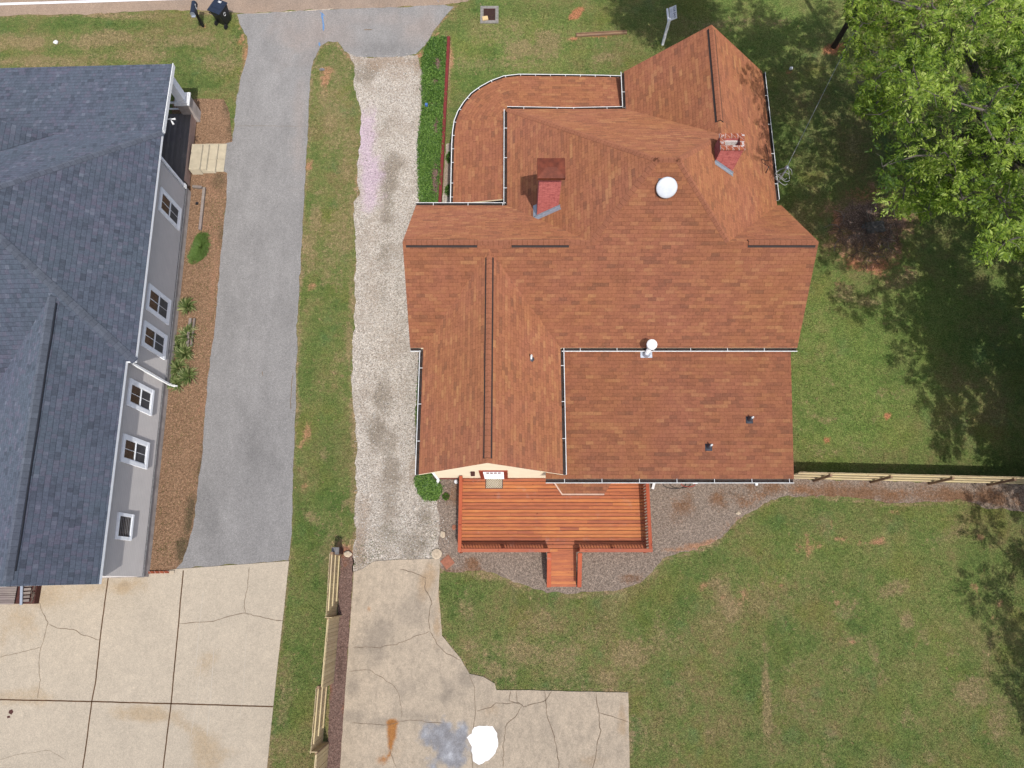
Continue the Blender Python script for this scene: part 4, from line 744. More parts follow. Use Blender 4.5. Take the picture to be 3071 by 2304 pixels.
def pipe(u, v, plane, n, white=False):
    p = PL(u, v, *plane); m = MB(); m.lathe((0, 0, 0), [(.1, .01), (.085, .12), (.06, .2), (.055, .3)], 16); m.box(-.14, .14, -.17, .12, .004, .014)
    if white: m = MB(); m.lathe((0, 0, 0), [(.12, .01), (.07, .1)], 16); m.box(-.11, .11, -.16, .1, .004, .014)
    m.xf(on_frame(p, n)); b = m.build('pipe_boot', [M['lead']], house, True)
    k = MB(); hh = .42 if not white else .5; q = [(.035, .1), (.035, hh), (.022, hh), (.022, hh - .15)]; k.lathe((p[0] + (.03 if not white else 0), p[1], p[2]), q, 14); k.build('vent_pipe', M['white'], b, True)
pipe(1593, 1078, (zs + sw * xm, -sw, 0), (sw, 0, 1), True); pipe(2125, 1340, (aR, 0, kr), nR); pipe(2247, 1258, (aR, 0, kr), nR)
# service mast with its loops of wire
pm = W(2323, 480, 4.7); ms_ = MB(); ms_.tube([(xE + .12, pm[1] - .35, 2.2), (xE + .12, pm[1] - .35, 4.5), (xE + .14, pm[1] - .3, 4.62)], .035, 10); ms_.lathe((xE + .12, pm[1] - .32, 4.55), [(.05, 0), (.09, .05), (.08, .12), (.03, .16)], 12); mast = ms_.build('service_mast', M['flash'], house, True)
lp = MB()
for k_, (rx, off) in enumerate(((.34, 0), (.26, .1), (.3, -.08))):
    c_ = (xE + .1, pm[1] - .45 + off, 4.3 - .1 * k_); lp.tube([(c_[0] + rx * math.cos(t), c_[1] + rx * .9 * math.sin(t), c_[2] + .12 * math.sin(t * 2)) for t in np.linspace(0, 5.6, 22)], .013, 6, 0)
lp.build('wire_loop', M['cable'], mast)
lp = MB(); q = PL(2297, 520, ze + ks * xE, -ks, 0); lp.tube([(q[0], q[1], q[2] - .05), (q[0] - .03, q[1] + .02, q[2] + .3), (q[0] + .02, q[1] + .1, q[2] + .35)], .022, 8); lp.tube([(q[0] + .02, q[1] + .1, q[2] + .35), (q[0] - .2, q[1] + .3, q[2] + .3), (q[0] - .22, q[1] + .55, q[2] + .2), (q[0] + .1, q[1] + .5, q[2] + .15), (q[0] + .18, q[1] + .9, q[2] + .02), (q[0] + .1, q[1] + 1.4, q[2] + .04)], .011, 6); lp.build('antenna_bracket', M['blackcable'], house)

# ================================================================== DECK
deck = empty('deck', (1.6, 2.6, 0), 'orange stained timber deck with railings and a short ramp behind the brown-roofed house', 'deck')
dz = .6; xL = W(1379, 1600, dz + .9)[0]; xRt = W(1949, 1600, dz + .9)[0]; yF = W(1500, 1651, dz + .9)[1]; yB = 4.20
fl = MB(); y = yB; i = 0; pit = .147
while y > yF - .02:
    cuts = sorted([xL] + [random.uniform(xL + 1, xRt - 1) for _ in range(random.choice([0, 1, 1, 2]))] + [xRt])
    for a, b in zip(cuts, cuts[1:]): fl.box(a + .002, b - .002, y - pit + .02, y, dz - .03, dz, 0)
    y -= pit; i += 1
fl.build('floor_boards', M['deck'], deck)
sk = MB(); sk.box(xL + .02, xRt - .02, yF + .0, yF + .04, .1, dz - .04); sk.box(xL, xL + .04, yF + .05, yB - .01, .1, dz - .04); sk.box(xRt - .04, xRt, yF + .05, yB - .01, .1, dz - .04); sk.box(xL + .1, xRt - .1, yF + .1, yB - .1, .02, .06, 1); sk.build('skirt', [M['deckrail'], M['dark']], deck)  # last box: dark sheet standing in for the shade under the boards
xr0, xr1 = W(1645, 1656, dz + .9)[0], W(1742, 1656, dz + .9)[0]
rt = dz + .9
def railing(p, q, mat, balz0=None):
    p, q = np.array(p, float), np.array(q, float); d = q - p; L = np.linalg.norm(d); d /= L; m = MB()
    dn = np.array([0, 0, 1.]); k = int(L / .118)
    for i in range(k + 1):
        c = p + d * (L * i / k) if k else p; m.bar(c - dn * (.95 + (0)), c - dn * .03, .04, .04, 0, up=(0, 1, 0) if abs(d[1]) < .5 else (1, 0, 0))
    m.bar(p - dn * .07, q - dn * .07, .04, .085, 0)
    r = m.build('railing', mat, deck)
    t = MB(); t.bar(p, q, .145, .038); t.build('top_rail', mat, r, bevel=.006)
    return r
railing((xL, yB - .02, rt), (xL, yF - .07, rt), M['deckrailv']); railing((xL + .075, yF, rt), (xr0 + .04, yF, rt), M['deckrail']); railing((xr1 - .04, yF, rt), (xRt + .075, yF, rt), M['deckrail']); railing((xRt, yB - .02, rt), (xRt, yF + .075, rt), M['deckrailv'])
for (x, y_) in ((xL, yF), (xRt, yF), (xr0, yF + .05), (xr1, yF + .05), (xL, yB - .1), (xRt, yB - .1), ((xL + xr0) / 2, yF + .05), ((xr1 + xRt) / 2, yF + .05)):
    m = MB(); m.box(x - .045, x + .045, y_ - .045, y_ + .045, 0, rt - .022); m.build('post', M['deckrailv'], deck)
ye = W(1690, 1759, .06)[1]; rx0, rx1 = xr0 + .1, xr1 - .1
m = MB(); n = 13
for i in range(n):
    a, b = i / n, (i + 1) / n; ya = yF - .02 + (ye - yF) * a; yb = yF - .02 + (ye - yF) * b + .004; za = dz - (dz - .08) * a; zb = dz - (dz - .08) * b
    m.add([(rx0, ya, za), (rx1, ya, za), (rx1, yb, zb), (rx0, yb, zb), (rx0, ya, za - .04), (rx1, ya, za - .04), (rx1, yb, zb - .04), (rx0, yb, zb - .04)], [(3, 2, 1, 0), (4, 5, 6, 7), (0, 1, 5, 4), (1, 2, 6, 5), (2, 3, 7, 6), (3, 0, 4, 7)], 0)
ramp = m.build('ramp', M['deck'], deck)
for x in (xr0 + .03, xr1 - .03):
    m = MB(); a = np.array([x, yF - .1, rt]); b = np.array([x, ye - .02, .78])
    m2 = MB(); m2.bar(a, b, .17, .038); 
    for i in range(8):
        c = a + (b - a) * i / 7; base = dz - (dz - .08) * i / 7; m.bar((x, c[1], base - .05), (x, c[1], c[2] - .02), .04, .04, 0, up=(0, 1, 0))
    m.bar((x, a[1], dz - .06), (x, b[1], .05), .04, .14, 0)
    rr = m.build('ramp_railing', M['deckrailv'], deck); m2.build('top_rail', M['deckrailv'], rr, bevel=.006)
# door mat on the deck
def mat_mat():
    m = NT('lattice_mat', .9, .1); v = m.coord(); sp = m.n('SeparateXYZ', {0: v})
    a = m.math('ADD', m.math('MULTIPLY', sp.outputs[0], 13.), m.math('MULTIPLY', sp.outputs[1], 10.)); b = m.math('SUBTRACT', m.math('MULTIPLY', sp.outputs[0], 13.), m.math('MULTIPLY', sp.outputs[1], 10.))
    l = m.math('MINIMUM', m.math('ABSOLUTE', m.math('SUBTRACT', m.math('FRACT', a), .5)), m.math('ABSOLUTE', m.math('SUBTRACT', m.math('FRACT', b), .5)))
    return m.out(m.mix(m.step(l, .06, .11), (.06, .05, .045, 1), m.ramp(m.noise(v, 6, 3), [(.3, alb(214, 200, 170)), (.7, alb(244, 234, 210))])))
ma, mb_ = W(1456, 1434.5, dz), W(1508, 1466, dz)
m = MB(); m.box(ma[0], mb_[0], mb_[1], ma[1], dz + .002, dz + .012, 1); m.box(ma[0] + .03, mb_[0] - .03, mb_[1] + .03, ma[1] - .03, dz + .004, dz + .016, 0)
tag(m.build('door_mat', [mat_mat(), M['black']]), 'cream door mat with dark diamond lattice pattern on the orange deck', 'doormat')

# ================================================================== GREY HOUSE
gh = empty('grey_roof_house', (-19, 9, 0), 'taupe sided house with blue-grey shingle roof and white trimmed windows beside the asphalt drive', 'house')
gz = 4.1; gk = .69
a = W(405, 1084, gz); n0 = W(486, 396, gz); ed = (n0 - a)[:2]; eL = np.linalg.norm(ed); ed /= eL; iw = np.array([-ed[1], ed[0]])   # inward (west)
def gp(w_, s_, z): q = a[:2] + iw * w_ + ed * s_; return (q[0], q[1], z)      # w_: metres in from the east eave, s_: metres north of the south corner
hs = eL / 2; zpk = gz + gk * hs
pk = gp(hs, hs, zpk); far = 16
wx = .36; wr = 2.3; zw = gz + gk * wr
wS = W(307, 1752, gz); wsl = -((a[:2] - wS[:2]) @ ed)           # distance of the wing's south end
wd0 = wsl
gfaces = [[gp(0, 0, gz), gp(0, eL, gz), pk], [gp(0, 0, gz), pk, gp(far, hs, zpk), gp(far, -1.3, gz - 1.3 * gk), gp(wx + 2 * wr + 1.3, -1.3, gz - 1.3 * gk), gp(wx + 2 * wr, 0, gz)], [gp(0, eL, gz), gp(far, eL, gz), gp(far, hs, zpk), pk]]
roofmesh('roof', gfaces, M['grey_shingle'], gh, .16, M['trimblue'])
roofmesh('wing_roof', [[gp(wx, 0, gz), gp(wx + wr, wr, zw), gp(wx + wr, wsl, zw), gp(wx, wsl, gz)], [gp(wx + wr, wr, zw), gp(wx + 2 * wr + 1.3, -1.3, gz - 1.3 * gk), gp(wx + 2 * wr + 1.3, wsl, gz - 1.3 * gk), gp(wx + wr, wsl, zw)]], M['grey_shingle'], gh, .16, M['trimblue'])
pc = W(517, 192, 3.45); pn = ((pc[:2] - a[:2]) @ ed); pwi = ((pc[:2] - a[:2]) @ iw)
roofmesh('porch_roof', [[gp(0, eL, gz), gp(pwi, pn, 3.45), gp(far, pn, 3.45), gp(far, eL, gz)]], M['grey_shingle'], gh, .2, M['trimblue'])
# east slope of the cross gable over the porch
t0 = W(161, 403, gz + .05); tw = (t0[:2] - a[:2]) @ iw; tn = (t0[:2] - a[:2]) @ ed; dd = 6.0
roofmesh('dormer_roof', [[gp(tw, tn, gz + .03), gp(tw + dd, tn, gz + .03 + gk * dd), gp(tw + dd, tn - dd, gz + .03 + gk * dd)]], M['grey_shingle'], gh, .12, M['lead'])
cap = M['cap_grey']
def ghip(p, q, s1, s2, nm='hip_cap', wd=.16):
    p, q = Vector(p), Vector(q); d = (q - p).normalized(); r = []
    for s_ in (s1, s2):
        s_ = Vector(s_).normalized(); t_ = s_ - d * s_.dot(d); r.append(t_.normalized())
    return ridgecap(nm, p, q, r[0], r[1], wd, .03, cap, gh)
E3 = lambda v2, z: (v2[0], v2[1], z)
dE, dS_, dN_, dW_ = E3(-iw, -gk), E3(-ed, -gk), E3(ed, -gk), E3(iw, -gk)
ghip(gp(0, 0, gz), pk, dE, dS_); ghip(gp(0, eL, gz), pk, dE, dN_)
ridgecap('ridge_vent', gp(wx + wr, wr - .1, zw), gp(wx + wr, wsl + .2, zw), Vector(dE).normalized(), Vector(dW_).normalized(), .2, .05, cap, gh, False)
rvb = MB(); e_ = Vector(dE).normalized(); p_ = Vector(gp(wx + wr, wr - .35, zw)); q_ = Vector(gp(wx + wr, wsl + .5, zw)); mid = []
for i in range(9):
    t_ = i / 8; mid.append(p_.lerp(q_, t_) + e_ * (.235 + .012 * math.sin(i * 2.1)) + Vector((0, 0, .03)))
rvb.tube(mid, .028, 6); rvb.build('ridge_vent_strip', M['black'], gh)
# walls
wE0, wE1 = W(575, 571, 0), W(511, 1138, 0); gE0, gE1 = W(499, 1167, 0), W(453, 1713, 0)
wm = (( wE0[:2] - a[:2]) @ iw + (wE1[:2] - a[:2]) @ iw) / 2; wg_ = ((gE0[:2] - a[:2]) @ iw + (gE1[:2] - a[:2]) @ iw) / 2
sN_ = (W(600, 560, 0)[:2] - a[:2]) @ ed
wn_s = eL - .55; wall = MB()
def gprism(w0, w1, s0, s1, z0, z1, m_=0, mb=None):
    (mb or wall).prism([gp(w0, s0, 0)[:2], gp(w1, s0, 0)[:2], gp(w1, s1, 0)[:2], gp(w0, s1, 0)[:2]], z0, z1, m_)
gprism(wm, far, .25, wn_s, .55, gz + .1); gprism(wg_, wx + 2 * wr - .3, wsl + .3, .25, .55, gz + .08)
wall.build('wall', M['taupe'], gh)
fo = MB(); gprism(wm - .03, far, .22, wn_s + .03, -.05, .5, 0, fo); gprism(wg_ - .03, wx + 2 * wr, wsl + .28, .22, -.05, .5, 0, fo); fo.build('foundation', M['found2'], gh)
fo = MB(); gprism(wm - .06, wm + .2, .2, wn_s + .05, .5, .53, 0, fo); gprism(wg_ - .06, wg_ + .2, wsl + .26, .2, .5, .53, 0, fo); fo.build('skirt_board', M['greystone'], gh)
gb = MB(); w0_, w1_, s_ = wg_, wx + 2 * wr - .3, wsl + .3; gb.add([gp(w0_, s_, gz), gp(w1_, s_, gz), gp(wx + wr, s_, zw - .2), gp(w0_, s_ + .1, gz), gp(w1_, s_ + .1, gz), gp(wx + wr, s_ + .1, zw - .2)], [(0, 1, 2), (3, 5, 4), (0, 2, 5, 3), (1, 4, 5, 2)]); gb.build('gable_wall', M['taupe'], gh)
ds = MB(); q0 = gp(.1, .1, gz - .15); q1 = gp(wm - .06, .12, gz - .6); q2 = gp(wm - .06, .12, .25); ds.bar(q0, q1, .09, .07, up=(0, 1, 0)); ds.bar(q1, q2, .09, .08, up=(0, 1, 0)); ds.bar(q2, gp(wm - .35, .05, .1), .1, .08); ds.build('downspout', M['white'], gh)
cb = MB(); gprism(wg_ - .02, wg_ + .1, .14, .26, .55, gz, 0, cb); cb.build('corner_board', M['white'], gh)
# windows on the east wall
def onwall(u, v, wq):                                     # meets the wall plane wq metres in from the eave line
    d_ = ray(u, v); nrm = np.array([iw[0], iw[1], 0.]); o_ = np.array([0, 0, H]); c_ = (a[:2] + iw * wq) @ iw; t_ = (c_ - o_ @ nrm) / (d_ @ nrm); p = o_ + d_ * t_
    return (p[:2] - a[:2]) @ ed, p[2]
wins = [((481, 560), (534, 693), wm, 2), ((445, 849), (502, 976), wm, 2), ((431, 960), (491, 1080), wm, 2), ((388, 1134), (451, 1248), wg_, 2), ((369, 1300), (437, 1408), wg_, 2), ((353, 1536), (390, 1622), wg_, 1)]
for A0, C0, wq, kind in wins:
    s1, z1 = onwall(*A0, wq); s0, z0 = onwall(*C0, wq)
    fr = MB(); t = .165 if kind == 2 else .13; o_ = wq
    def piece(sa, sb, za, zb, d0, d1, m_=0, mb=fr): mb.prism([gp(o_ - d1, sa, 0)[:2], gp(o_ - d0, sa, 0)[:2], gp(o_ - d0, sb, 0)[:2], gp(o_ - d1, sb, 0)[:2]], za, zb, m_)
    piece(s0, s1, z1 - t, z1, 0, .06); piece(s0, s1, z0, z0 + t, 0, .07); piece(s0, s0 + t, z0 + t, z1 - t, 0, .06); piece(s1 - t, s1, z0 + t, z1 - t, 0, .06)
    win = fr.build('window', M['trimblue'], gh)
    sm = MB(); zm = (z0 + z1) / 2; sc = (s0 + s1) / 2
    if kind == 2:
        piece(s0 + t, s1 - t, zm - .025, zm + .025, .0, .045, 0, sm); piece(sc - .009, sc + .009, z0 + t, z1 - t, 0, .028, 0, sm); piece(s0 + t, s1 - t, z0 + t, z0 + t + .05, 0, .05, 0, sm); piece(s0 + t, s0 + t + .04, z0 + t + .05, z1 - t, 0, .04, 0, sm); piece(s1 - t - .04, s1 - t, z0 + t + .05, z1 - t, 0, .04, 0, sm)
    else:
        for i in range(7): zz = z0 + t + (z1 - z0 - 2 * t) * (i + .5) / 7; piece(s0 + t, s1 - t, zz - .012, zz + .012, 0, .03, 0, sm)
    sm.build('sash', M['trimblue'] if kind == 2 else M['greystone'], win)
    if kind == 2: sr = MB(); piece(s0 + t, s1 - t, z0 + t, zm - .02, .012, .022, 0, sr); sr.build('insect_screen', M['screen'], win)
    pn_ = MB(); piece(s0 + t - .01, s1 - t + .01, z0 + t - .01, z1 - t + .01, -.02, .012, 0, pn_); pn_.build('pane', M['glass'], win)
bx = MB(); s_, z_ = onwall(568, 577, wm); bx.prism([gp(wm - .08, s_ - .1, 0)[:2], gp(wm, s_ - .1, 0)[:2], gp(wm, s_ + .1, 0)[:2], gp(wm - .08, s_ + .1, 0)[:2]], .6, .8); bx.build('outlet_box', M['white'], gh)
# porch: floor, stone pedestal with cap, column, rake fascia, lamp, steps
pf = MB(); fA, fB, fC, fD = W(575, 358, .62), W(556, 478, .62), gp(6, wn_s, 0), gp(6, pn - .8, 0)
sF0 = (fA[:2] - a[:2]) @ ed; wF = ((fA[:2] - a[:2]) @ iw + (fB[:2] - a[:2]) @ iw) / 2; nb = 26
i = 0; w_ = wF
while w_ < 5.5:
    gprism(w_, w_ + .125, wn_s + .04, pn - .55, .55, .62, 0, pf); w_ += .132
pf.build('porch_floor', M['porchwood'], gh)
pf = MB(); gprism(wF - .03, wF - .002, wn_s + .3, pn - .55, .1, .64, 0, pf); pf.build('porch_edge', plain('porch_edge_paint', alb(210, 180, 165), .7), gh)
pb = W(598, 362, 0); pw_, ps_ = (pb[:2] - a[:2]) @ iw, (pb[:2] - a[:2]) @ ed
m = MB(); t_ = .30; gprism(pw_ - .05, pw_ + 2 * t_ - .05, ps_ - .1, ps_ + 2 * t_ - .1, 0, 1.35, 0, m); ped = m.build('pedestal', M['found2'], gh, bevel=.01)
m = MB(); gprism(pw_ - .11, pw_ + 2 * t_ + .01, ps_ - .16, ps_ + 2 * t_ - .04, 1.352, 1.44, 0, m); gprism(pw_ - .06, pw_ + 2 * t_ - .04, ps_ - .11, ps_ + 2 * t_ - .09, 1.442, 1.5, 0, m); m.build('cap', M['white'], ped, bevel=.01)
m = MB(); gprism(pw_ + .06, pw_ + .44, ps_ + .0, ps_ + .40, 1.5, 3.42, 0, m); m.build('porch_column', M['trimblue'], gh, bevel=.01)
m = MB(); gprism(pw_ + 2.6, pw_ + 2.9, ps_, ps_ + .3, 0, 3.4, 0, m); gprism(pw_ + .5, pw_ + 3., ps_ + .1, ps_ + .16, 1.2, 1.3, 0, m); gprism(pw_ + .5, pw_ + 3., ps_ + .1, ps_ + .16, .75, .82, 0, m); m.build('porch_rail', M['trimblue'], gh)
m = MB(); p0, p1 = np.array(gp(-.02, eL + .1, gz - .1)), np.array(gp(pwi - .02, pn + .02, 3.45 - .1)); m.bar(p0, p1, .03, .22); gprism(wm - .0, wm + .15, wn_s, pn - .2, 3.1, 3.3, 0, m); m.build('rake_board', M['white'], gh)
m = MB(); m.prism([gp(wm, wn_s - .2, 0)[:2], gp(wm + .12, wn_s - .2, 0)[:2], gp(wm + .12, wn_s, 0)[:2], gp(wm, wn_s, 0)[:2]], .55, gz); m.bar(gp(wm - .02, wn_s - .05, .55), gp(wm - .02, wn_s - .05, gz - .2), .1, .1, up=(0, 1, 0)); m.build('corner_trim', M['trimblue'], gh)
lp = MB(); q = W(504, 358, 3.3); lp.tube([q, q + np.array([.15, .02, .02])], .03, 10)
for dx_, dy_ in ((.3, .06), (.25, -.22)): lp.tube([q + np.array([.1, 0, 0]), q + np.array([dx_, dy_, -.06])], [.02, .045], 10)
lp.build('flood_light', M['white'], gh)
for i, (u0, u1, z_) in enumerate(((572, 592, .48), (592, 612, .34), (612, 640, .19), (638, 666, .06))):
    v0, v1 = (432, 508) if i < 2 else (431, 514); p = W(u0 + 4, v0, z_); q = W(u1 + 4, v1, z_)
    m = MB()
    if i < 2: m.box(p[0], q[0] + .02, q[1], p[1], 0, z_)
    else: ym_ = (p[1] + q[1]) / 2 - .1; m.box(p[0] + .015, q[0], q[1], ym_ - .008, 0, z_); m.box(p[0] + .015, q[0], ym_ + .008, p[1], 0, z_)
    m.build('step', M['beige'], gh, bevel=.01)
bw = MB(); q = W(481, 1717, 0)
for i in range(5): bw.bar((q[0] - .45 + i * .22, q[1] + .005 * i, .09), (q[0] - .25 + i * .22, q[1] + .005 * i, .09), .1, .07, 0 if i < 4 else 1)
tag(bw.build('brick_edging', [M['topbrick'], M['stone']], None, bevel=.005), 'short row of orange bricks at the foot of the grey house corner by the concrete', 'bricks')

# ================================================================== LOOSE THINGS
# wheeled bin
bn_ = empty('trash_bin', (0, 0, 0), 'navy lidded black wheelie bin standing at the road edge by the asphalt drive', 'trash bin')
bc = W(676, 66, 0); rot = Matrix.Translation(Vector((bc[0], bc[1], 0))) @ Matrix.Rotation(math.radians(-25), 4, 'Z')
m = MB(); b0, b1, h0, h1 = .25, .33, .08, 1.02
m.add([(-b0, -b0, h0), (b0, -b0, h0), (b0, b0, h0), (-b0, b0, h0), (-b1, -b1 * 1.15, h1), (b1, -b1 * 1.15, h1), (b1, b1 * 1.1, h1), (-b1, b1 * 1.1, h1)], [(3, 2, 1, 0), (0, 1, 5, 4), (1, 2, 6, 5), (2, 3, 7, 6), (3, 0, 4, 7), (4, 5, 6, 7)])
m.xf(rot); m.build('body', M['black'], bn_, bevel=.03)
m = MB(); m.box(-.36, .36, -.43, .41, 1.03, 1.08); m.box(-.3, .3, -.15, .36, 1.08, 1.105); m.xf(rot); lid = m.build('lid', M['lid'], bn_, bevel=.02)
m = MB(); m.box(-.08, .1, .26, .30, 1.106, 1.109); m.box(-.07, .09, .20, .235, 1.106, 1.109); m.xf(rot); m.build('lettering', M['white'], lid)
m = MB(); m.tube([(.315, -.05 + .07 * math.cos(t), .72 + .09 * math.sin(t)) for t in np.linspace(0, 5.5, 14)], .011, 5); m.xf(rot); m.build('emblem', M['white'], bn_)
m = MB(); m.tube([(-.22, -.5, 1.0), (.22, -.5, 1.0)], .018, 8); m.bar((-.22, -.36, .98), (-.22, -.5, 1.0), .03, .03); m.bar((.22, -.36, .98), (.22, -.5, 1.0), .03, .03); m.xf(rot); m.build('handle', M['black'], bn_)
for x in (-.29, .29):
    m = MB(); m.tube([(x - .03, -.34, .13), (x + .03, -.34, .13)], .13, 18); m.xf(rot); m.build('wheel', M['rubber'], bn_)
# mailbox
mbx = empty('mailbox', (0, 0, 0), 'black arched mailbox with grey door on a black post at the road edge', 'mailbox')
bc = W(610, 80, 0); m = MB(); m.box(bc[0] - .06, bc[0] + .06, bc[1] - .06, bc[1] + .06, 0, 1.05); m.box(bc[0] - .05, bc[0] + .05, bc[1] - .3, bc[1] + .34, 1.0, 1.08); m.bar((bc[0], bc[1] + .05, .7), (bc[0], bc[1] + .3, 1.0), .05, .05); m.build('post', M['black'], mbx, bevel=.005)
m = MB(); pr = [(-.13, 0), (-.13, .14)] + [(.13 * math.cos(t), .14 + .12 * math.sin(t)) for t in np.linspace(math.pi, 0, 10)][1:-1] + [(.13, .14), (.13, 0)]
n = len(pr); vs = [(bc[0] + x, bc[1] + y_, 1.09 + z) for y_ in (-.32, .38) for x, z in pr]; m.add(vs, [(i, (i + 1) % n, n + (i + 1) % n, n + i) for i in range(n)] + [tuple(range(n))[::-1], tuple(range(n, 2 * n))]); m.build('box', M['lid'], mbx)
m = MB(); vs = [(bc[0] + x * .92, bc[1] + y_, 1.09 + z * .92 + .005) for y_ in (-.34, -.325) for x, z in pr]; m.add(vs, [(i, (i + 1) % n, n + (i + 1) % n, n + i) for i in range(n)] + [tuple(range(n))[::-1], tuple(range(n, 2 * n))]); m.box(bc[0] - .1, bc[0] + .1, bc[1] - .42, bc[1] - .34, 1.08, 1.1); m.build('door', M['flash'], mbx)
m = MB(); m.box(bc[0] + .135, bc[0] + .145, bc[1] + .02, bc[1] + .06, 1.15, 1.38); m.box(bc[0] + .135, bc[0] + .145, bc[1] + .02, bc[1] + .14, 1.32, 1.38); m.build('flag', M['white'], mbx)
# sale sign
sg = empty('sale_sign', (0, 0, 0), 'white property sign with FOR SALE lettering on a white post in front lawn', 'sign')
bc = W(1987, 134, 0); m = MB(); m.box(bc[0] - .06, bc[0] + .06, bc[1] - .06, bc[1] + .06, 0, 1.75); m.bar((bc[0], bc[1], 1.5), (bc[0] - .02, bc[1] + .85, 1.5), .09, .09); m.build('post', M['trimblue'], sg, bevel=.006)
Yv = Vector((.86, 0, .51)); Xv = Vector((0, -1, 0)); Zv = Xv.cross(Yv); O_ = Vector((bc[0] + .06, bc[1] + .5, 1.5))
R_ = Matrix(((Xv.x, Yv.x, Zv.x, O_.x), (Xv.y, Yv.y, Zv.y, O_.y), (Xv.z, Yv.z, Zv.z, O_.z), (0, 0, 0, 1)))
m = MB(); m.box(-.4, .4, .02, .38, -.01, .01); m.xf(R_); m.build('panel', M['white'], sg)
def text(body, size, Mx, mat, parent, name='lettering', ext=.003):
    cu = bpy.data.curves.new(name, 'FONT'); cu.body = body; cu.size = size; cu.align_x = 'CENTER'; cu.align_y = 'CENTER'; cu.extrude = ext
    tmp = bpy.data.objects.new(name, cu); COL.objects.link(tmp); dg = bpy.context.evaluated_depsgraph_get(); me = bpy.data.meshes.new_from_object(tmp.evaluated_get(dg))
    bpy.data.objects.remove(tmp); me.transform(Mx); me.materials.append(mat); return link(name, me, parent)
ink = plain('navy_ink', (.02, .025, .12, 1), .6)
text('FOR', .16, R_ @ Matrix.Translation(Vector((-.19, .27, .014))), ink, sg); text('SALE', .16, R_ @ Matrix.Translation(Vector((.17, .27, .014))), ink, sg)
m = MB()
for k in range(3): m.box(-.3, .3, .05 + .05 * k, .062 + .05 * k, .0102, .0125)
m.xf(R_); m.build('small_print', plain('grey_print', (.25, .27, .4, 1), .6), sg)
# storm drain with a foam block on it
dr_ = empty('storm_drain', (0, 0, 0), 'square rusty drain grate set in a concrete collar in the front lawn', 'drain')
p, q = W(1441, 20, 0), W(1495, 71, 0); m = MB(); t = .17
m.box(p[0], q[0], q[1], q[1] + t, -.1, .05); m.box(p[0], q[0], p[1] - t, p[1], -.1, .05); m.box(p[0], p[0] + t, q[1] + t, p[1] - t, -.1, .05); m.box(q[0] - t, q[0], q[1] + t, p[1] - t, -.1, .05); m.build('collar', M['concrete_frame'], dr_, bevel=.008)
m = MB(); n = 15
m.box(p[0] + t, q[0] - t, q[1] + t, p[1] - t, .006, .012, 1)
for i in range(n + 1): x = p[0] + t + (q[0] - p[0] - 2 * t) * i / n; m.box(x - .008, x + .008, q[1] + t, p[1] - t, .012, .045)
m.box(p[0] + t, q[0] - t, q[1] + t, q[1] + t + .04, .012, .047); m.box(p[0] + t, q[0] - t, p[1] - t - .04, p[1] - t, .012, .047); m.build('grate', [M['iron'], M['dark']], dr_)
q = W(1455, 56, .07); m = MB(); m.box(-.15, .15, -.12, .11, 0, .09); m.xf(Matrix.Translation(Vector((q[0], q[1], .05))) @ Matrix.Rotation(.15, 4, 'Z')); tag(m.build('foam_block', M['foam'], None, bevel=.02), 'pale yellow foam block lying on the drain grate', 'foam block')
# timber in the lawn
a_, b_ = W(1728, 112, 0), W(1880, 103, 0); m = MB(); m.bar(a_ + np.array([0, .0, .05]), b_ + np.array([0, 0, .05]), .03, .1); m.bar(a_ + np.array([0, .17, .05]), b_ + np.array([0, .17, .05]), .03, .1); m.bar(a_ + np.array([0, .085, .025]), b_ + np.array([0, .085, .025]), .14, .03, 1); m.bar(a_ + np.array([.02, 0, .05]), a_ + np.array([.02, .17, .05]), .03, .1)
tag(m.build('timber_trough', [M['oldwood'], M['strawbed'] if 0 else M['oldwood']], None), 'long narrow timber trough lying on the front lawn', 'timber')
# litter
def rock(name, u, v, r, mat, label, cat, sq=(1, 1, .6), z=0.):
    bmv = MB(); nl, na = 6, 9; vs = []; 
    for i in range(nl + 1):
        for k in range(na):
            ph = math.pi * i / nl; th = 2 * math.pi * k / na; rr = r * (1 + random.uniform(-.22, .22) * (0 < i < nl)); vs.append((rr * math.sin(ph) * math.cos(th) * sq[0], rr * math.sin(ph) * math.sin(th) * sq[1], rr * math.cos(ph) * sq[2]))
    bmv.add(vs, [(i * na + k, (i + 1) * na + k, (i + 1) * na + (k + 1) % na, i * na + (k + 1) % na) for i in range(nl) for k in range(na)]); p = W(u, v, z)
    bmv.xf(Matrix.Translation(Vector((p[0], p[1], z + r * sq[2] * .7)))); return tag(bmv.build(name, mat, None, True), label, cat)
rock('paper_litter', 169, 129, .13, M['white'], 'crumpled white paper scrap on the dry grass near the road', 'litter', (1, .8, .5))
rock('white_ball', 2371, 208, .09, M['white'], 'small white ball on shaded grass near the utility pole', 'ball', (1, 1, 1))
rock('edge_stone', 966, 210, .16, M['greystone'], 'flat brown-grey stone in the grass strip beside the asphalt drive', 'stone', (1, .5, .3))
rock('garden_stone', 1328, 1603, .13, M['stone'], 'upright pale stone in the soil beside the gravel drive', 'stone', (.9, 1.3, .6))
rock('border_stone', 2213, 1540, .08, M['stone'], 'small pale stone at the curved lawn edge', 'stone', (1.4, .8, .6))
rock('clay_shard', 1361, 1581, .11, M['terracotta'], 'small orange clay shard in soil by the deck corner', 'clay shard', (.7, 1.1, .3))
rock('garden_ball', 1368, 1445, .09, M['white'], 'white ball on soil against the left deck rail', 'ball', (1, 1, 1))
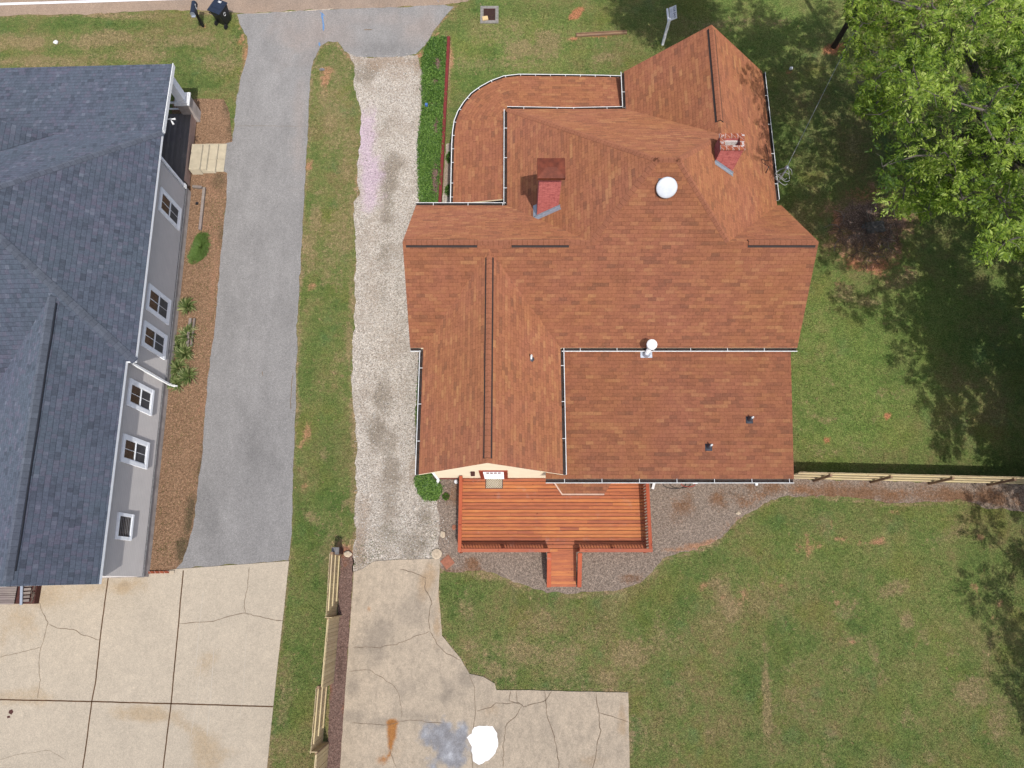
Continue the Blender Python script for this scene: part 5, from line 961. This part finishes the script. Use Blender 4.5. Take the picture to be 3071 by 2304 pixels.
q = W(1310, 1661, 0); m = MB(); m.lathe((q[0], q[1], 0), [(.2, 0), (.22, .05), (.2, .1), (.13, .12), (.09, .09), (.05, .13), (.02, .14)], 22); tag(m.build('stone_ring', M['stone'], None, True), 'round carved pale stone disc at the concrete corner', 'garden ornament')
q = W(1342, 1686, .03); m = MB(); m.box(-.22, .22, -.22, .22, .02, .05); m.xf(Matrix.Translation(Vector((q[0], q[1], 0))) @ Matrix.Rotation(math.radians(40), 4, 'Z')); tag(m.build('clay_tile', M['terracotta'], None, bevel=.01), 'diamond-set square terracotta paving tile beside the concrete pad', 'tile')
q = W(1279, 322, .1); m = MB(); m.tube([(q[0], q[1], 0), (q[0], q[1], .35)], .01, 6); m.box(q[0] - .05, q[0] + .08, q[1] - .04, q[1] + .09, .2, .32); tag(m.build('marker_flag', M['blue'], None), 'small blue marker flag at the edge of the leafy bed', 'marker')
# red edging board
a_, b_ = W(1346, 112, .1), W(1319, 617, .1); m = MB(); m.bar(a_ + np.array([0, 0, -.02]), b_ + np.array([0, 0, -.02]), .15, .2); tag(m.build('edging_board', M['redboard'], None, bevel=.01), 'long dark red edging board between leafy bed and front lawn', 'edging')
# hose / cables by the back wall
m = MB(); q = W(2040, 1455, .03)
for rr, cxo, mt in ((.45, 0, 0), (.3, .35, 1), (.5, -.25, 0)): m.tube([(q[0] + cxo + rr * math.cos(t), q[1] + .05 + rr * .42 * math.sin(t), .035) for t in np.linspace(2.6, 7.2, 18)], .016, 6, mt)
m.box(q[0] + .55, q[0] + .75, q[1] + .05, q[1] + .17, .02, .1, 2); tag(m.build('cable_coil', [M['blackcable'], M['redcable'], M['white']], None), 'tangled red and black cables on the soil below the gutter', 'cable')
# slatted wooden lattice crate behind the grey house
pl = empty('timber_pallet', (0, 0, 0), 'weathered slatted pallet stack with grey strap against the south end of the grey house', 'pallet')
o0 = W(0, 1815, .4); m = MB(); xa, xb, yt, yb = W(-60, 1757, .45)[0], W(52, 1757, .45)[0], .1, W(0, 1813, .45)[1]
y_ = yb
while y_ < yt + .3: m.bar((xa, y_ + .04, .45), (xb, y_ + .04, .45), .075, .04); y_ += .088
m.build('slats', M['greywood'], pl)
m = MB(); xc = W(60, 1800, .5)[0]; m.bar((xc - .12, yt + .3, .5), (xc + .08, yb - .02, .5), .1, .04); m.build('strap', M['flash'], pl)
m = MB(); xd = W(85, 1800, .45)[0]; y_ = yb + .1
while y_ < yt + .3: m.bar((xc + .05, y_ + .04, .44), (xd + .03, y_ + .06, .44), .1, .03); y_ += .15
m.box(xa, xd + .2, yb + .02, yt + .3, .05, .36, 1); m.build('rack', [M['greywood'], M['iron']], pl)
m = MB(); xe = W(104, 1800, .3)[0]
for k in range(12): x = random.uniform(xd + .06, xe); y_ = random.uniform(yb + .05, yt + .2); m.bar((x, y_, .38), (x + random.uniform(-.1, .1), y_ + .18, .4), .04, .05)
m.build('logs', M['twig'], pl)
# utility pole and its wire
up_ = empty('utility_pole', (0, 0, 0), 'dark wooden utility pole rising from bare red clay beside the big tree', 'utility pole')
bc = W(2500, 141, 0); m = MB(); m.tube([(bc[0], bc[1], -.2), (bc[0], bc[1], 9.2)], [.14, .1], 16); m.build('shaft', M['pole'], up_, True); m = MB(); m.bar((bc[0] - .9, bc[1], 8.6), (bc[0] + .9, bc[1], 8.6), .09, .11); m.build('crossarm', M['pole'], up_)
m = MB(); s0_ = Vector((xE + .15, pm[1] - .25, 4.6)); e0 = Vector((bc[0], bc[1] - .12, 7.3)); m.tube([s0_.lerp(e0, t) - Vector((0, 0, .5 * 4 * t * (1 - t))) for t in np.linspace(0, 1, 20)], .012, 6); tag(m.build('power_cable', M['cable'], None), 'thin grey service cable from house mast to the utility pole', 'cable')

# ================================================================== FENCES
rf = empty('back_yard_fence', (17, 4.2, 0), 'pale pine board fence running from the brown-roofed house to the right edge', 'fence')
f0, f1 = W(2350, 1436.5, 0), W(3071, 1453, 0); fd = (f1 - f0); fd /= np.linalg.norm(fd); fn = np.array([-fd[1], fd[0], 0]); fL = 16
pks = MB(); t = 0
while t < fL:
    c = f0 + fd * t; wd = .135; h_ = 1.8 + random.uniform(-.012, .012); pks.bar(c + fn * (.03 + random.uniform(0, .008)), c + fd * wd + fn * .034, .02, .001, 0); del pks.v[-8:], pks.f[-6:], pks.m[-6:], pks.uv[-6:], pks.r[-6:]
    q = c + fd * wd; o1 = fn * (.025 + random.uniform(0, .006)); o2 = o1 + fn * .018
    pks.prism([(c + o1)[:2], (q + o1)[:2], (q + o2)[:2], (c + o2)[:2]], .04, h_); t += .145
pks.build('boards', M['pine'], rf)
for z in (.3, .95, 1.62):
    m = MB(); m.bar(f0 - fn * .0 + np.array([0, 0, z]), f0 + fd * fL + np.array([0, 0, z]), .04, .09); m.build('rail', M['pine2'], rf)
m = MB(); m.bar(f0 + fn * .02 + np.array([0, 0, 1.83]), f0 + fd * fL + fn * .02 + np.array([0, 0, 1.83]), .03, .03); 
for u in (2440, 2611, 2785, 2960, 3135, 3310):
    t = (W(u, 1444, 0) - f0) @ fd; c = f0 + fd * t - fn * .07; m = MB(); m.prism([(c + fd * i + fn * j)[:2] for i, j in ((-.045, -.045), (.045, -.045), (.045, .045), (-.045, .045))], 0, 1.78); m.build('post', M['oldwood'], rf)
lf = empty('side_yard_fence', W(1010, 1900, 0), 'tan board fence of staggered panels between the lawn strip and concrete pad', 'fence')
segs = [((1024, 1664), (1013, 1846), True), ((1015, 1848), (998, 2044), False), ((987, 2044), (972, 2225), True), ((983, 2230), (966, 2440), False)]
for k_, (p, q, rails) in enumerate(segs):
    p, q = W(*p), W(*q); d = q - p; L = np.linalg.norm(d); d /= L; nr = np.array([-d[1], d[0], 0]) ; nr = nr if nr[0] > 0 else -nr     # towards the pad
    m = MB(); t = 0; off = -.06 if rails else .03
    while t < L - .05:
        c = p + d * t + nr * off; e = c + d * .135; jj = random.uniform(0, .012); m.prism([(c + nr * jj)[:2], (e + nr * jj)[:2], (e + nr * (jj + .02))[:2], (c + nr * (jj + .02))[:2]], .04, 1.8 + random.uniform(-.02, .02)); t += .143
    pan = m.build('panel', M['pine'], lf)
    for z in (.35, 1.0, 1.62):
        r = MB(); o_ = nr * (0.0 if rails else -.03); s_ = p + np.array([0, 0, z]) + o_; e_ = q + np.array([0, 0, z]) + o_ - (d * (.25 + .25 * (1.62 - z)) if rails else d * 0); r.bar(s_, e_, .045, .085); r.build('rail', M['pine2'], pan)
    m = MB(); c = p; m.box(c[0] - .05, c[0] + .05, c[1] - .05, c[1] + .05, 0, 1.72); m.build('post', M['oldwood'], lf)
    if rails:
        m = MB(); m.bar(q + np.array([0, 0, .9]) - nr * .1, q + np.array([0, 0, .9]) + nr * .18, .03, 1.7); m.build('return_board', M['pine'], lf)
# capped post at the fence end
q = W(1024, 1656, 0); m = MB(); m.box(q[0] - .09, q[0] + .09, q[1] - .09, q[1] + .09, 0, 1.25, 0); m.add([(q[0] - .13, q[1] - .14, 1.2), (q[0] + .18, q[1] - .14, 1.2), (q[0] + .18, q[1] + .14, 1.2), (q[0] - .13, q[1] + .14, 1.2), (q[0] + .02, q[1] - .14, 1.38), (q[0] + .02, q[1] + .14, 1.38)], [(0, 1, 4), (2, 3, 5), (1, 2, 5, 4), (3, 0, 4, 5), (3, 2, 1, 0)], 1)
tag(m.build('birdhouse_post', [M['iron'], M['greystone']], None), 'brown post with grey pitched cap at the north end of the tan fence', 'post')
rock('fence_stone', 1044, 1662, .18, M['stone'], 'pale broken stone beside the end of the tan fence', 'stone', (1, .7, .5))
# timber bed edging by the grey house
for k_, (pts, lab) in enumerate((([(578, 560), (606, 563)], 'short whitewashed bed timber against the grey house wall'), ([(613, 563), (600, 690)], 'long whitewashed timber running along the pine straw bed'), ([(572, 955), (562, 1040)], 'grey weathered timbers between strappy plants by the grey house'))):
    m = MB(); w3 = [W(u, v, .08) for u, v in pts]; m.bar(w3[0], w3[1], .13, .13)
    if k_ == 2: m.bar(w3[0] + np.array([.18, 0, 0]), w3[1] + np.array([.18, 0, 0]), .09, .1)
    tag(m.build('bed_timber', M['greywood'], None, bevel=.015), lab, 'timber', 'timbers edging the straw bed')
q = W(592, 612, 0); m = MB(); m.box(q[0] - .06, q[0] + .06, q[1] - .06, q[1] + .06, 0, .08); tag(m.build('black_cap', M['black'], None), 'small black plastic cap in the straw beside grey house', 'cap')

# ================================================================== PLANTS
def leafmesh(name, pos, ax, nr, ln, wd, mat, parent=None, rnd=None, fold=.15):
    n = len(pos); ax = ax / np.linalg.norm(ax, axis=1, keepdims=True); sd = np.cross(ax, nr); sd /= np.linalg.norm(sd, axis=1, keepdims=True) + 1e-9; nn = np.cross(sd, ax)
    ln = ln[:, None]; wd = wd[:, None]
    v0 = pos; v1 = pos + ax * ln * .45 + sd * wd * .5 + nn * wd * fold; v2 = pos + ax * ln - nn * ln * .12; v3 = pos + ax * ln * .45 - sd * wd * .5 + nn * wd * fold
    co = np.stack([v0, v1, v2, v3], 1).reshape(-1, 3)
    me = bpy.data.meshes.new(name); me.vertices.add(4 * n); me.vertices.foreach_set('co', co.ravel().astype(np.float32))
    me.loops.add(4 * n); me.loops.foreach_set('vertex_index', np.arange(4 * n, dtype=np.int32)); me.polygons.add(n)
    me.polygons.foreach_set('loop_start', np.arange(0, 4 * n, 4, dtype=np.int32)); me.polygons.foreach_set('loop_total', np.full(n, 4, np.int32))
    me.update(calc_edges=True); a_ = me.attributes.new('rnd', 'FLOAT', 'FACE'); a_.data.foreach_set('value', (rng.random(n) if rnd is None else rnd).astype(np.float32))
    me.materials.append(mat); return link(name, me, parent)
def unit(n): v = rng.normal(size=(n, 3)); return v / np.linalg.norm(v, axis=1, keepdims=True)
def ground_cover(name, polypx, n, label, hmax=.16, ln=(.06, .11), mat=None, holes=()):
    poly = [W(u, v)[:2] for u, v in polypx]; lo = np.min(poly, 0); hi = np.max(poly, 0); X = rng.uniform(lo[0], hi[0], n * 3); Y = rng.uniform(lo[1], hi[1], n * 3)
    k = inside(poly, X, Y); u, v = proj(X, Y, 0.)
    for (cu, cv, ru, rv) in holes: k &= (((u - cu) / ru) ** 2 + ((v - cv) / rv) ** 2 + (vnoise(X, Y, 4., 5) - .5) * 1.4 + (rng.random(len(X)) - .5) * .8) > 1
    X, Y = X[k][:n], Y[k][:n]; m_ = len(X); z = .02 + rng.random(m_) * hmax * (.5 + vnoise(X, Y, 2.5, 9)); pos = np.stack([X + rng.normal(size=m_) * .05, Y + rng.normal(size=m_) * .05, z], 1)
    ax = unit(m_); ax[:, 2] = ax[:, 2] * .5 + .2; o = leafmesh(name, pos, ax, np.tile([0, 0, 1.], (m_, 1)) + unit(m_) * .3, rng.uniform(ln[0], ln[1], m_), rng.uniform(.03, .05, m_), mat or M['cover']); return tag(o, label, 'ground cover', None, 'stuff')
ground_cover('ivy_cover', [(1298, 116), (1338, 112), (1335, 217), (1329, 361), (1318, 600), (1310, 614), (1262, 612), (1258, 593), (1256, 434), (1268, 325), (1268, 180), (1282, 137)], 26000, 'bright green leafy ground cover in the long bed beside the gravel drive', holes=[(1314, 195, 10, 24), (1305, 250, 12, 10), (1308, 375, 8, 32), (1306, 540, 13, 50), (1290, 315, 22, 4)])
ground_cover('leafy_patch', [(1252, 1425), (1290, 1420), (1296, 1442), (1318, 1450), (1322, 1475), (1312, 1498), (1278, 1498), (1260, 1480), (1250, 1450)], 5200, 'bright green leafy patch between the gravel drive and the deck', .2)
ground_cover('wall_side_patch', [(1253, 1270), (1258, 1140), (1268, 1080), (1282, 1080), (1276, 1290)], 3000, 'green leaves peeping out along the left house gutter', .3)
def shrub(u, v, r, n, label, mat='cover', h=.5):
    p = W(u, v); d = unit(n); d[:, 2] = np.abs(d[:, 2]); pos = p + d * np.array([r, r, h]) * rng.uniform(.55, 1, (n, 1)) ; t = empty('shrub', tuple(p), label, 'shrub')
    leafmesh('foliage', pos, d + unit(n) * .6, unit(n), rng.uniform(.05, .1, n), rng.uniform(.03, .05, n), M[mat], t)
    s = MB(); s.tube([p, p + np.array([0, 0, h * .7])], [.02, .01], 6); s.build('stem', M['bark'], t)
shrub(1355, 478, .28, 700, 'small round green shrub beside the porch roof edge, nearer the street'); shrub(1352, 575, .28, 700, 'small round green shrub beside the porch roof edge, nearer the house wing'); shrub(1338, 1490, .13, 260, 'tiny green sprig in the soil left of the deck', h=.2)
def blades(name, c, n, L, wd, spread, label, cat, mat, group=None, el=None):
    vs = []; fs = []; rs = []; segs_ = 4
    for _ in range(n):
        th = random.uniform(0, 2 * math.pi); rr = random.uniform(0, spread); ox, oy = (rr * math.cos(th + 1), rr * math.sin(th + 1) * (el or 1)); le = L * random.uniform(.6, 1.1); b = len(vs); lean = random.uniform(.25, 1.1); r = random.random()
        for i in range(segs_ + 1):
            t = i / segs_; out_ = le * (t * lean * .75); z = le * (t * .8 - lean * .62 * t * t); ww = wd * (1 - t) ** .7 * (.6 if i == 0 else 1) / 2 + .002
            cx_, cy_ = c[0] + ox + out_ * math.cos(th), c[1] + oy + out_ * math.sin(th); px_, py_ = -math.sin(th) * ww, math.cos(th) * ww
            vs += [(cx_ + px_, cy_ + py_, max(.01, z)), (cx_ - px_, cy_ - py_, max(.01, z))]
        for i in range(segs_): fs.append((b + 2 * i, b + 2 * i + 1, b + 2 * i + 3, b + 2 * i + 2)); rs.append(min(1, max(0, r * .8 + .2 * i / segs_)))
    me = bpy.data.meshes.new(name); me.from_pydata(vs, [], fs); a_ = me.attributes.new('rnd', 'FLOAT', 'FACE'); a_.data.foreach_set('value', rs); me.materials.append(M[mat]); o = link(name, me); tag(o, label, cat, group); return o
for u, v, n, L, lab in ((562, 922, 90, .55, 'lone spiky green plant, northernmost of the strappy plants by the grey house'), (566, 1006, 70, .6, 'yellow-edged strappy plant just south of the weathered timbers'), (530, 1035, 50, .5, 'dark strappy plant hugging the grey house wall below the middle windows'), (555, 1062, 90, .6, 'pale variegated strappy plant in the middle of the cluster by the grey house'), (534, 1105, 80, .6, 'grey-green strappy plant beside the white downspout foot'), (566, 1130, 80, .6, 'bright yellow-green strappy plant on the drive side of the cluster'), (528, 1152, 80, .55, 'southernmost green strappy plant against the grey house foundation')):
    blades('strap_leaf_plant', W(u, v), int(n * 1.6), L * 1.25, .055, .2, lab, 'plant', 'blade', 'strappy plants beside the grey house')
blades('grass_clump', W(603, 742), 2600, .34, .014, .36, 'dense oblong clump of bright green grass in the straw bed by the grey house', 'plant', 'clump', None, 2.0)
blades('grass_clump', W(582, 770), 500, .25, .014, .25, 'low sparse yellowish grass tuft between the green clump and the grey house wall', 'plant', 'clump', None, 1.6)
# brush pile
c_ = W(2600, 700); bp_ = empty('brush_pile', tuple(c_), 'charred dark heap of twigs and debris on bare clay under the big tree', 'brush pile'); m = MB()
for _ in range(260):
    th = random.uniform(0, 6.28); rr = 1.5 * math.sqrt(random.random()); x, y_ = c_[0] + rr * math.cos(th), c_[1] + rr * .95 * math.sin(th) - .1; z = random.uniform(.02, .38) * (1 - rr / 1.9); a2 = random.uniform(0, 6.28); L = random.uniform(.15, .75)
    m.tube([(x, y_, z), (x + L * .5 * math.cos(a2), y_ + L * .5 * math.sin(a2), z + random.uniform(-.02, .1)), (x + L * math.cos(a2 + .3), y_ + L * math.sin(a2 + .3), max(.01, z + random.uniform(-.1, .1)))], random.uniform(.005, .016), 4, 0 if random.random() < .85 else 1)
m.build('twigs', [M['twig'], M['greywood']], bp_)
m = MB(); q = W(2625, 680, .2); m.box(-.45, .45, -.28, .28, 0, .16); m.xf(Matrix.Translation(Vector((q[0], q[1], .08))) @ Matrix.Rotation(.12, 4, 'Z') @ Matrix.Rotation(.12, 4, 'X')); m.build('charred_slab', plain('charred', (.11, .10, .09, 1), .9, .2, .5, 8), bp_, bevel=.04)
rock('round_stone', 2588, 682, .12, M['greystone'], 'round pinkish grey stone on the brush pile', 'stone', (1, 1, .7))

# trees -------------------------------------------------------------
CROWN = [(2535, -400), (2535, 0), (2528, 36), (2543, 65), (2571, 95), (2535, 125), (2516, 163), (2521, 181), (2535, 224), (2557, 260), (2546, 307), (2564, 340), (2622, 361), (2615, 390), (2579, 426), (2604, 455), (2651, 466), (2618, 513), (2640, 542), (2611, 585), (2629, 625), (2629, 647), (2665, 647), (2702, 650), (2756, 676), (2803, 650), (2846, 629), (2900, 665), (2940, 697), (2911, 762), (2947, 806), (2983, 798), (2991, 777), (3071, 780), (3600, 800), (3600, -400)]
HOLES = [(2790, 55, 40, 24), (2900, 520, 50, 40), (2730, 480, 34, 22), (2900, 20, 30, 24), (2860, 440, 40, 22), (2960, 250, 36, 24), (2690, 250, 34, 24), (3030, 560, 34, 26), (2640, 190, 26, 24), (2830, 200, 30, 20)]
def tree(name, base, centers, label, visible, ntw=420, lsz=(.10, .17), hlimb=3.0, cat='tree'):
    t = empty(name, tuple(base), label, cat); tr = MB(); base = np.array(base, float)
    top = base + np.array([0, 0, hlimb]); mids = []
    tr.tube([base + np.array([0, 0, -.1]), base + np.array([.05, .02, 1.2]), top], [.42, .33, .26], 14)
    C3 = np.array([c[:3] for c in centers]); rad = np.array([c[3] for c in centers]); k = max(5, len(C3) // 16); idx = rng.choice(len(C3), k, replace=False); hubs = top + (C3[idx] - top) * .55
    for h in hubs:
        md = (top + h) / 2 + np.array([0, 0, .35]); tr.tube([top - np.array([0, 0, .15]), md, h], [.2, .12, .075], 8)
    nodes = [h for h in hubs]; order = np.argsort([np.min(np.linalg.norm(hubs - c, axis=1)) for c in C3])
    for j_ in order:
        c, r = C3[j_], rad[j_]; nd_ = np.array(nodes); dd_ = np.linalg.norm(nd_ - c, axis=1) + .25 * np.linalg.norm(nd_ - top, axis=1); h = nd_[np.argmin(dd_)]; nodes.append(c); md = (h + c) / 2 + rng.normal(size=3) * .15; tr.tube([h, md, c], [.04, .026, .014], 6)
        for _ in range(3): e = c + unit(1)[0] * r * .8; tr.tube([c, (c + e) / 2 + rng.normal(size=3) * .05, e], [.014, .01, .005], 4, cap=False)
    tr.build('trunk', M['bark'], t, True)
    P_, A_x, N_, R_n, L_ = [], [], [], [], []
    for c, r in zip(C3, rad):
        nt_ = max(10, int(ntw * (r / .8) ** 2 / 12)); tone = rng.normal() * .16
        d = unit(nt_); d[:, 2] = d[:, 2] * .75 + .12; s0 = c + d * r * (rng.random((nt_, 1)) ** .45)
        dr2 = d + unit(nt_) * .5; dr2[:, 2] -= .15; dr2 /= np.linalg.norm(dr2, axis=1, keepdims=True)
        side = np.cross(dr2, np.tile([0, 0, 1.], (nt_, 1)) + unit(nt_) * .25); side /= np.linalg.norm(side, axis=1, keepdims=True) + 1e-9
        for q in range(11):                                        # one compound leaf: leaflets in pairs along a rachis
            tq = (q // 2 + .4) / 5.5; sg = 1 if q % 2 else -1; p = s0 + dr2 * tq * .34; p[:, 2] -= .10 * tq * tq
            ax = dr2 * .6 + side * sg * (.9 if q < 10 else 0); P_.append(p); A_x.append(ax + unit(nt_) * .12); N_.append(np.tile([0, 0, 1.], (nt_, 1)) + unit(nt_) * .45); R_n.append(np.clip(.5 + tone + rng.normal(size=nt_) * .17, 0, 1)); L_.append(rng.uniform(lsz[0], lsz[1], nt_))
    P_ = np.concatenate(P_); A_x = np.concatenate(A_x); N_ = np.concatenate(N_); R_n = np.concatenate(R_n); L_ = np.concatenate(L_)
    u, v = proj(P_[:, 0], P_[:, 1], P_[:, 2]); inf = (u > -5) & (u < 3076) & (v > -5) & (v < 2309)
    if visible:
        cp = [np.array(c) for c in CROWN]; keep = ~inf | inside(cp, u, v)
        edge = vnoise(u / 30., v / 30., 1., 21); ok = keep
    else: ok = ~inf
    o = leafmesh('crown', P_[ok], A_x[ok], N_[ok], L_[ok], L_[ok] * .32, M['leaf'], t, R_n[ok]); return t, int(ok.sum())
def clusters(c, rad, n, rr, visible, minh=2.5, shell=.5):
    out_ = []; tries = 0
    while len(out_) < n and tries < 60000:
        tries += 1; d = unit(1)[0]; f = (shell + (1 - shell) * random.random()) if random.random() < .8 else random.random(); p = np.array(c) + d * np.array(rad) * f
        if p[2] < minh: continue
        u, v = proj(*p); r = random.uniform(*rr); pr_ = F * r / 24 * .6; inf = -pr_ < u < 3071 + pr_ and -pr_ < v < 2304 + pr_
        if inf:
            if not visible: continue
            cc_ = [np.array(q) for q in CROWN]
            if not inside(cc_, np.array([u]), np.array([v]))[0] or not inside(cc_, np.array([u - pr_ * .45]), np.array([v + pr_ * .25]))[0]: continue
            if any(((u - h[0]) / h[2]) ** 2 + ((v - h[1]) / h[3]) ** 2 < 1 for h in HOLES): continue
        out_.append((*p, r))
    return out_
cl = clusters((19.3, 17.2, 8.8), (8.1, 9.6, 4.4), 325, (.48, .88), True, 3.6, .55)
cl += clusters((14.2, 16.0, 12.0), (3.0, 8.0, 2.0), 30, (.42, .7), True, 9.5, .2) + clusters((13.8, 22.6, 11.2), (3.4, 2.6, 2.0), 24, (.55, .9), True, 8, .2)
tree('pecan_tree', (21.8, 18.4, 0), cl, 'huge spreading tree with feathery light green leaves filling the top right corner', True, 470, (.12, .2))
cl = clusters((9.9, 25.0, 10.6), (2.7, 2.4, 2.4), 60, (.7, 1.1), False)
tree('street_tree', (10.5, 31.2, 0), cl, 'tall leafy tree beyond the top edge shading the front lawn', False, 420, (.13, .2), 5.)
cl = clusters((26.3, 6.0, 9.0), (4.6, 7.8, 3.6), 150, (.6, 1.1), False) + clusters((21.3, 6.6, 9.0), (2.6, 6.0, 2.6), 54, (.42, .75), False, 2.5, .1)
tree('yard_tree', (27.5, 6.5, 0), cl, 'broad leafy tree beyond the right edge shading the fence corner', False, 560, (.15, .22), 4.)
cl = clusters((24.1, -3.2, 8.0), (3.3, 5.5, 3.), 55, (.5, .95), False)
tree('yard_tree', (26.5, -5.0, 0), cl, 'leafy tree beyond the lower right corner casting dappled shade on the back lawn', False, 480, (.13, .2), 4.)
tree('yard_tree', (24.5, -8.2, 0), clusters((23.3, -8.2, 7.5), (2.2, 2.4, 2.2), 30, (.6, .9), False), 'smaller leafy tree below the bottom right corner', False, 420, (.13, .2), 3.5)

# short grass blades over the lawn and along the paving edges
def lawn_blades(n=170000):
    X = rng.uniform(-22, 24, n * 2); Y = rng.uniform(-8.5, 30.5, n * 2); u, v = proj(X, Y, 0.)
    ok = (u > -30) & (u < 3100) & (v > -30) & (v < 2330)
    for o in list(COL.objects):
        pass
    for poly in BLOCK: ok &= ~inside(poly, X, Y)
    ok &= rng.random(len(X)) < .3 + 1.1 * vnoise(X, Y, 2.7, 61) * vnoise(X, Y, .7, 62) * 2
    X, Y = X[ok][:n], Y[ok][:n]; m_ = len(X); pos = np.stack([X, Y, np.full(m_, .0)], 1); ax = unit(m_) * .8; ax[:, 2] = np.abs(ax[:, 2]) + .5
    fr = vnoise(X, Y, .6, 31) * .5 + vnoise(X, Y, 2.2, 32) * .3 + rng.random(m_) * .3 - .05
    o = leafmesh('lawn_grass', pos, ax, unit(m_), rng.uniform(.04, .085, m_) * (.6 + .9 * vnoise(X, Y, 1.6, 63)), rng.uniform(.012, .024, m_), M['lawnblade'], None, np.clip(fr, 0, 1)); tag(o, 'short mown lawn grass blades around the two houses', 'grass', None, 'stuff')
lawn_blades()

# loose stones lying on the gravel drive and spilling over its edges
def pebbles(n=9000):
    poly = [W(u, v)[:2] for u, v in [(1040, 160), (1072, 210), (1086, 361), (1072, 524), (1068, 777), (1062, 936), (1050, 1120), (1062, 1228), (1066, 1445), (1062, 1640), (1060, 1700), (1318, 1685), (1345, 1640), (1350, 1560), (1322, 1500), (1252, 1484), (1246, 1265), (1290, 1060), (1290, 640), (1262, 593), (1256, 434), (1268, 217), (1255, 160)]]
    lo = np.min(poly, 0); hi = np.max(poly, 0); X = rng.uniform(lo[0], hi[0], n * 2); Y = rng.uniform(lo[1], hi[1], n * 2); k = inside(poly, X, Y) & (rng.random(n * 2) < .25 + vnoise(X, Y, 1.1, 51)); X, Y = X[k][:n], Y[k][:n]; m_ = len(X)
    r = rng.uniform(.012, .034, m_) ; a_ = rng.uniform(0, 6.28, m_); V = np.zeros((m_, 6, 3)); 
    for i, (dx, dy, dz_) in enumerate(((1, 0, 0), (0, .75, 0), (-1, 0, 0), (0, -.75, 0), (.1, .1, .7), (0, 0, -.3))):
        V[:, i, 0] = X + r * (dx * np.cos(a_) - dy * np.sin(a_)) * rng.uniform(.7, 1.2, m_); V[:, i, 1] = Y + r * (dx * np.sin(a_) + dy * np.cos(a_)) * rng.uniform(.7, 1.2, m_); V[:, i, 2] = .016 + r * dz_
    F_ = np.array([(0, 1, 4), (1, 2, 4), (2, 3, 4), (3, 0, 4), (1, 0, 5), (2, 1, 5), (3, 2, 5), (0, 3, 5)]); fs = (F_[None] + 6 * np.arange(m_)[:, None, None]).reshape(-1, 3)
    me = bpy.data.meshes.new('loose_gravel'); me.vertices.add(6 * m_); me.vertices.foreach_set('co', V.ravel().astype(np.float32)); me.loops.add(fs.size); me.loops.foreach_set('vertex_index', fs.ravel().astype(np.int32)); me.polygons.add(len(fs))
    me.polygons.foreach_set('loop_start', np.arange(0, fs.size, 3, dtype=np.int32)); me.polygons.foreach_set('loop_total', np.full(len(fs), 3, np.int32)); me.update(calc_edges=True)
    at_ = me.attributes.new('rnd', 'FLOAT', 'FACE'); at_.data.foreach_set('value', np.repeat(rng.random(m_), 8).astype(np.float32))
    mt = NT('loose_stone', .9, .2); mt.out(mt.ramp(mt.attr('rnd'), [(.0, alb(120, 110, 102)), (.35, alb(190, 182, 172)), (.7, alb(224, 218, 208)), (1., alb(250, 248, 242))])); me.materials.append(mt.mat)
    tag(link('loose_gravel', me), 'loose pale stones scattered over the gravel drive', 'gravel', None, 'stuff')
pebbles()
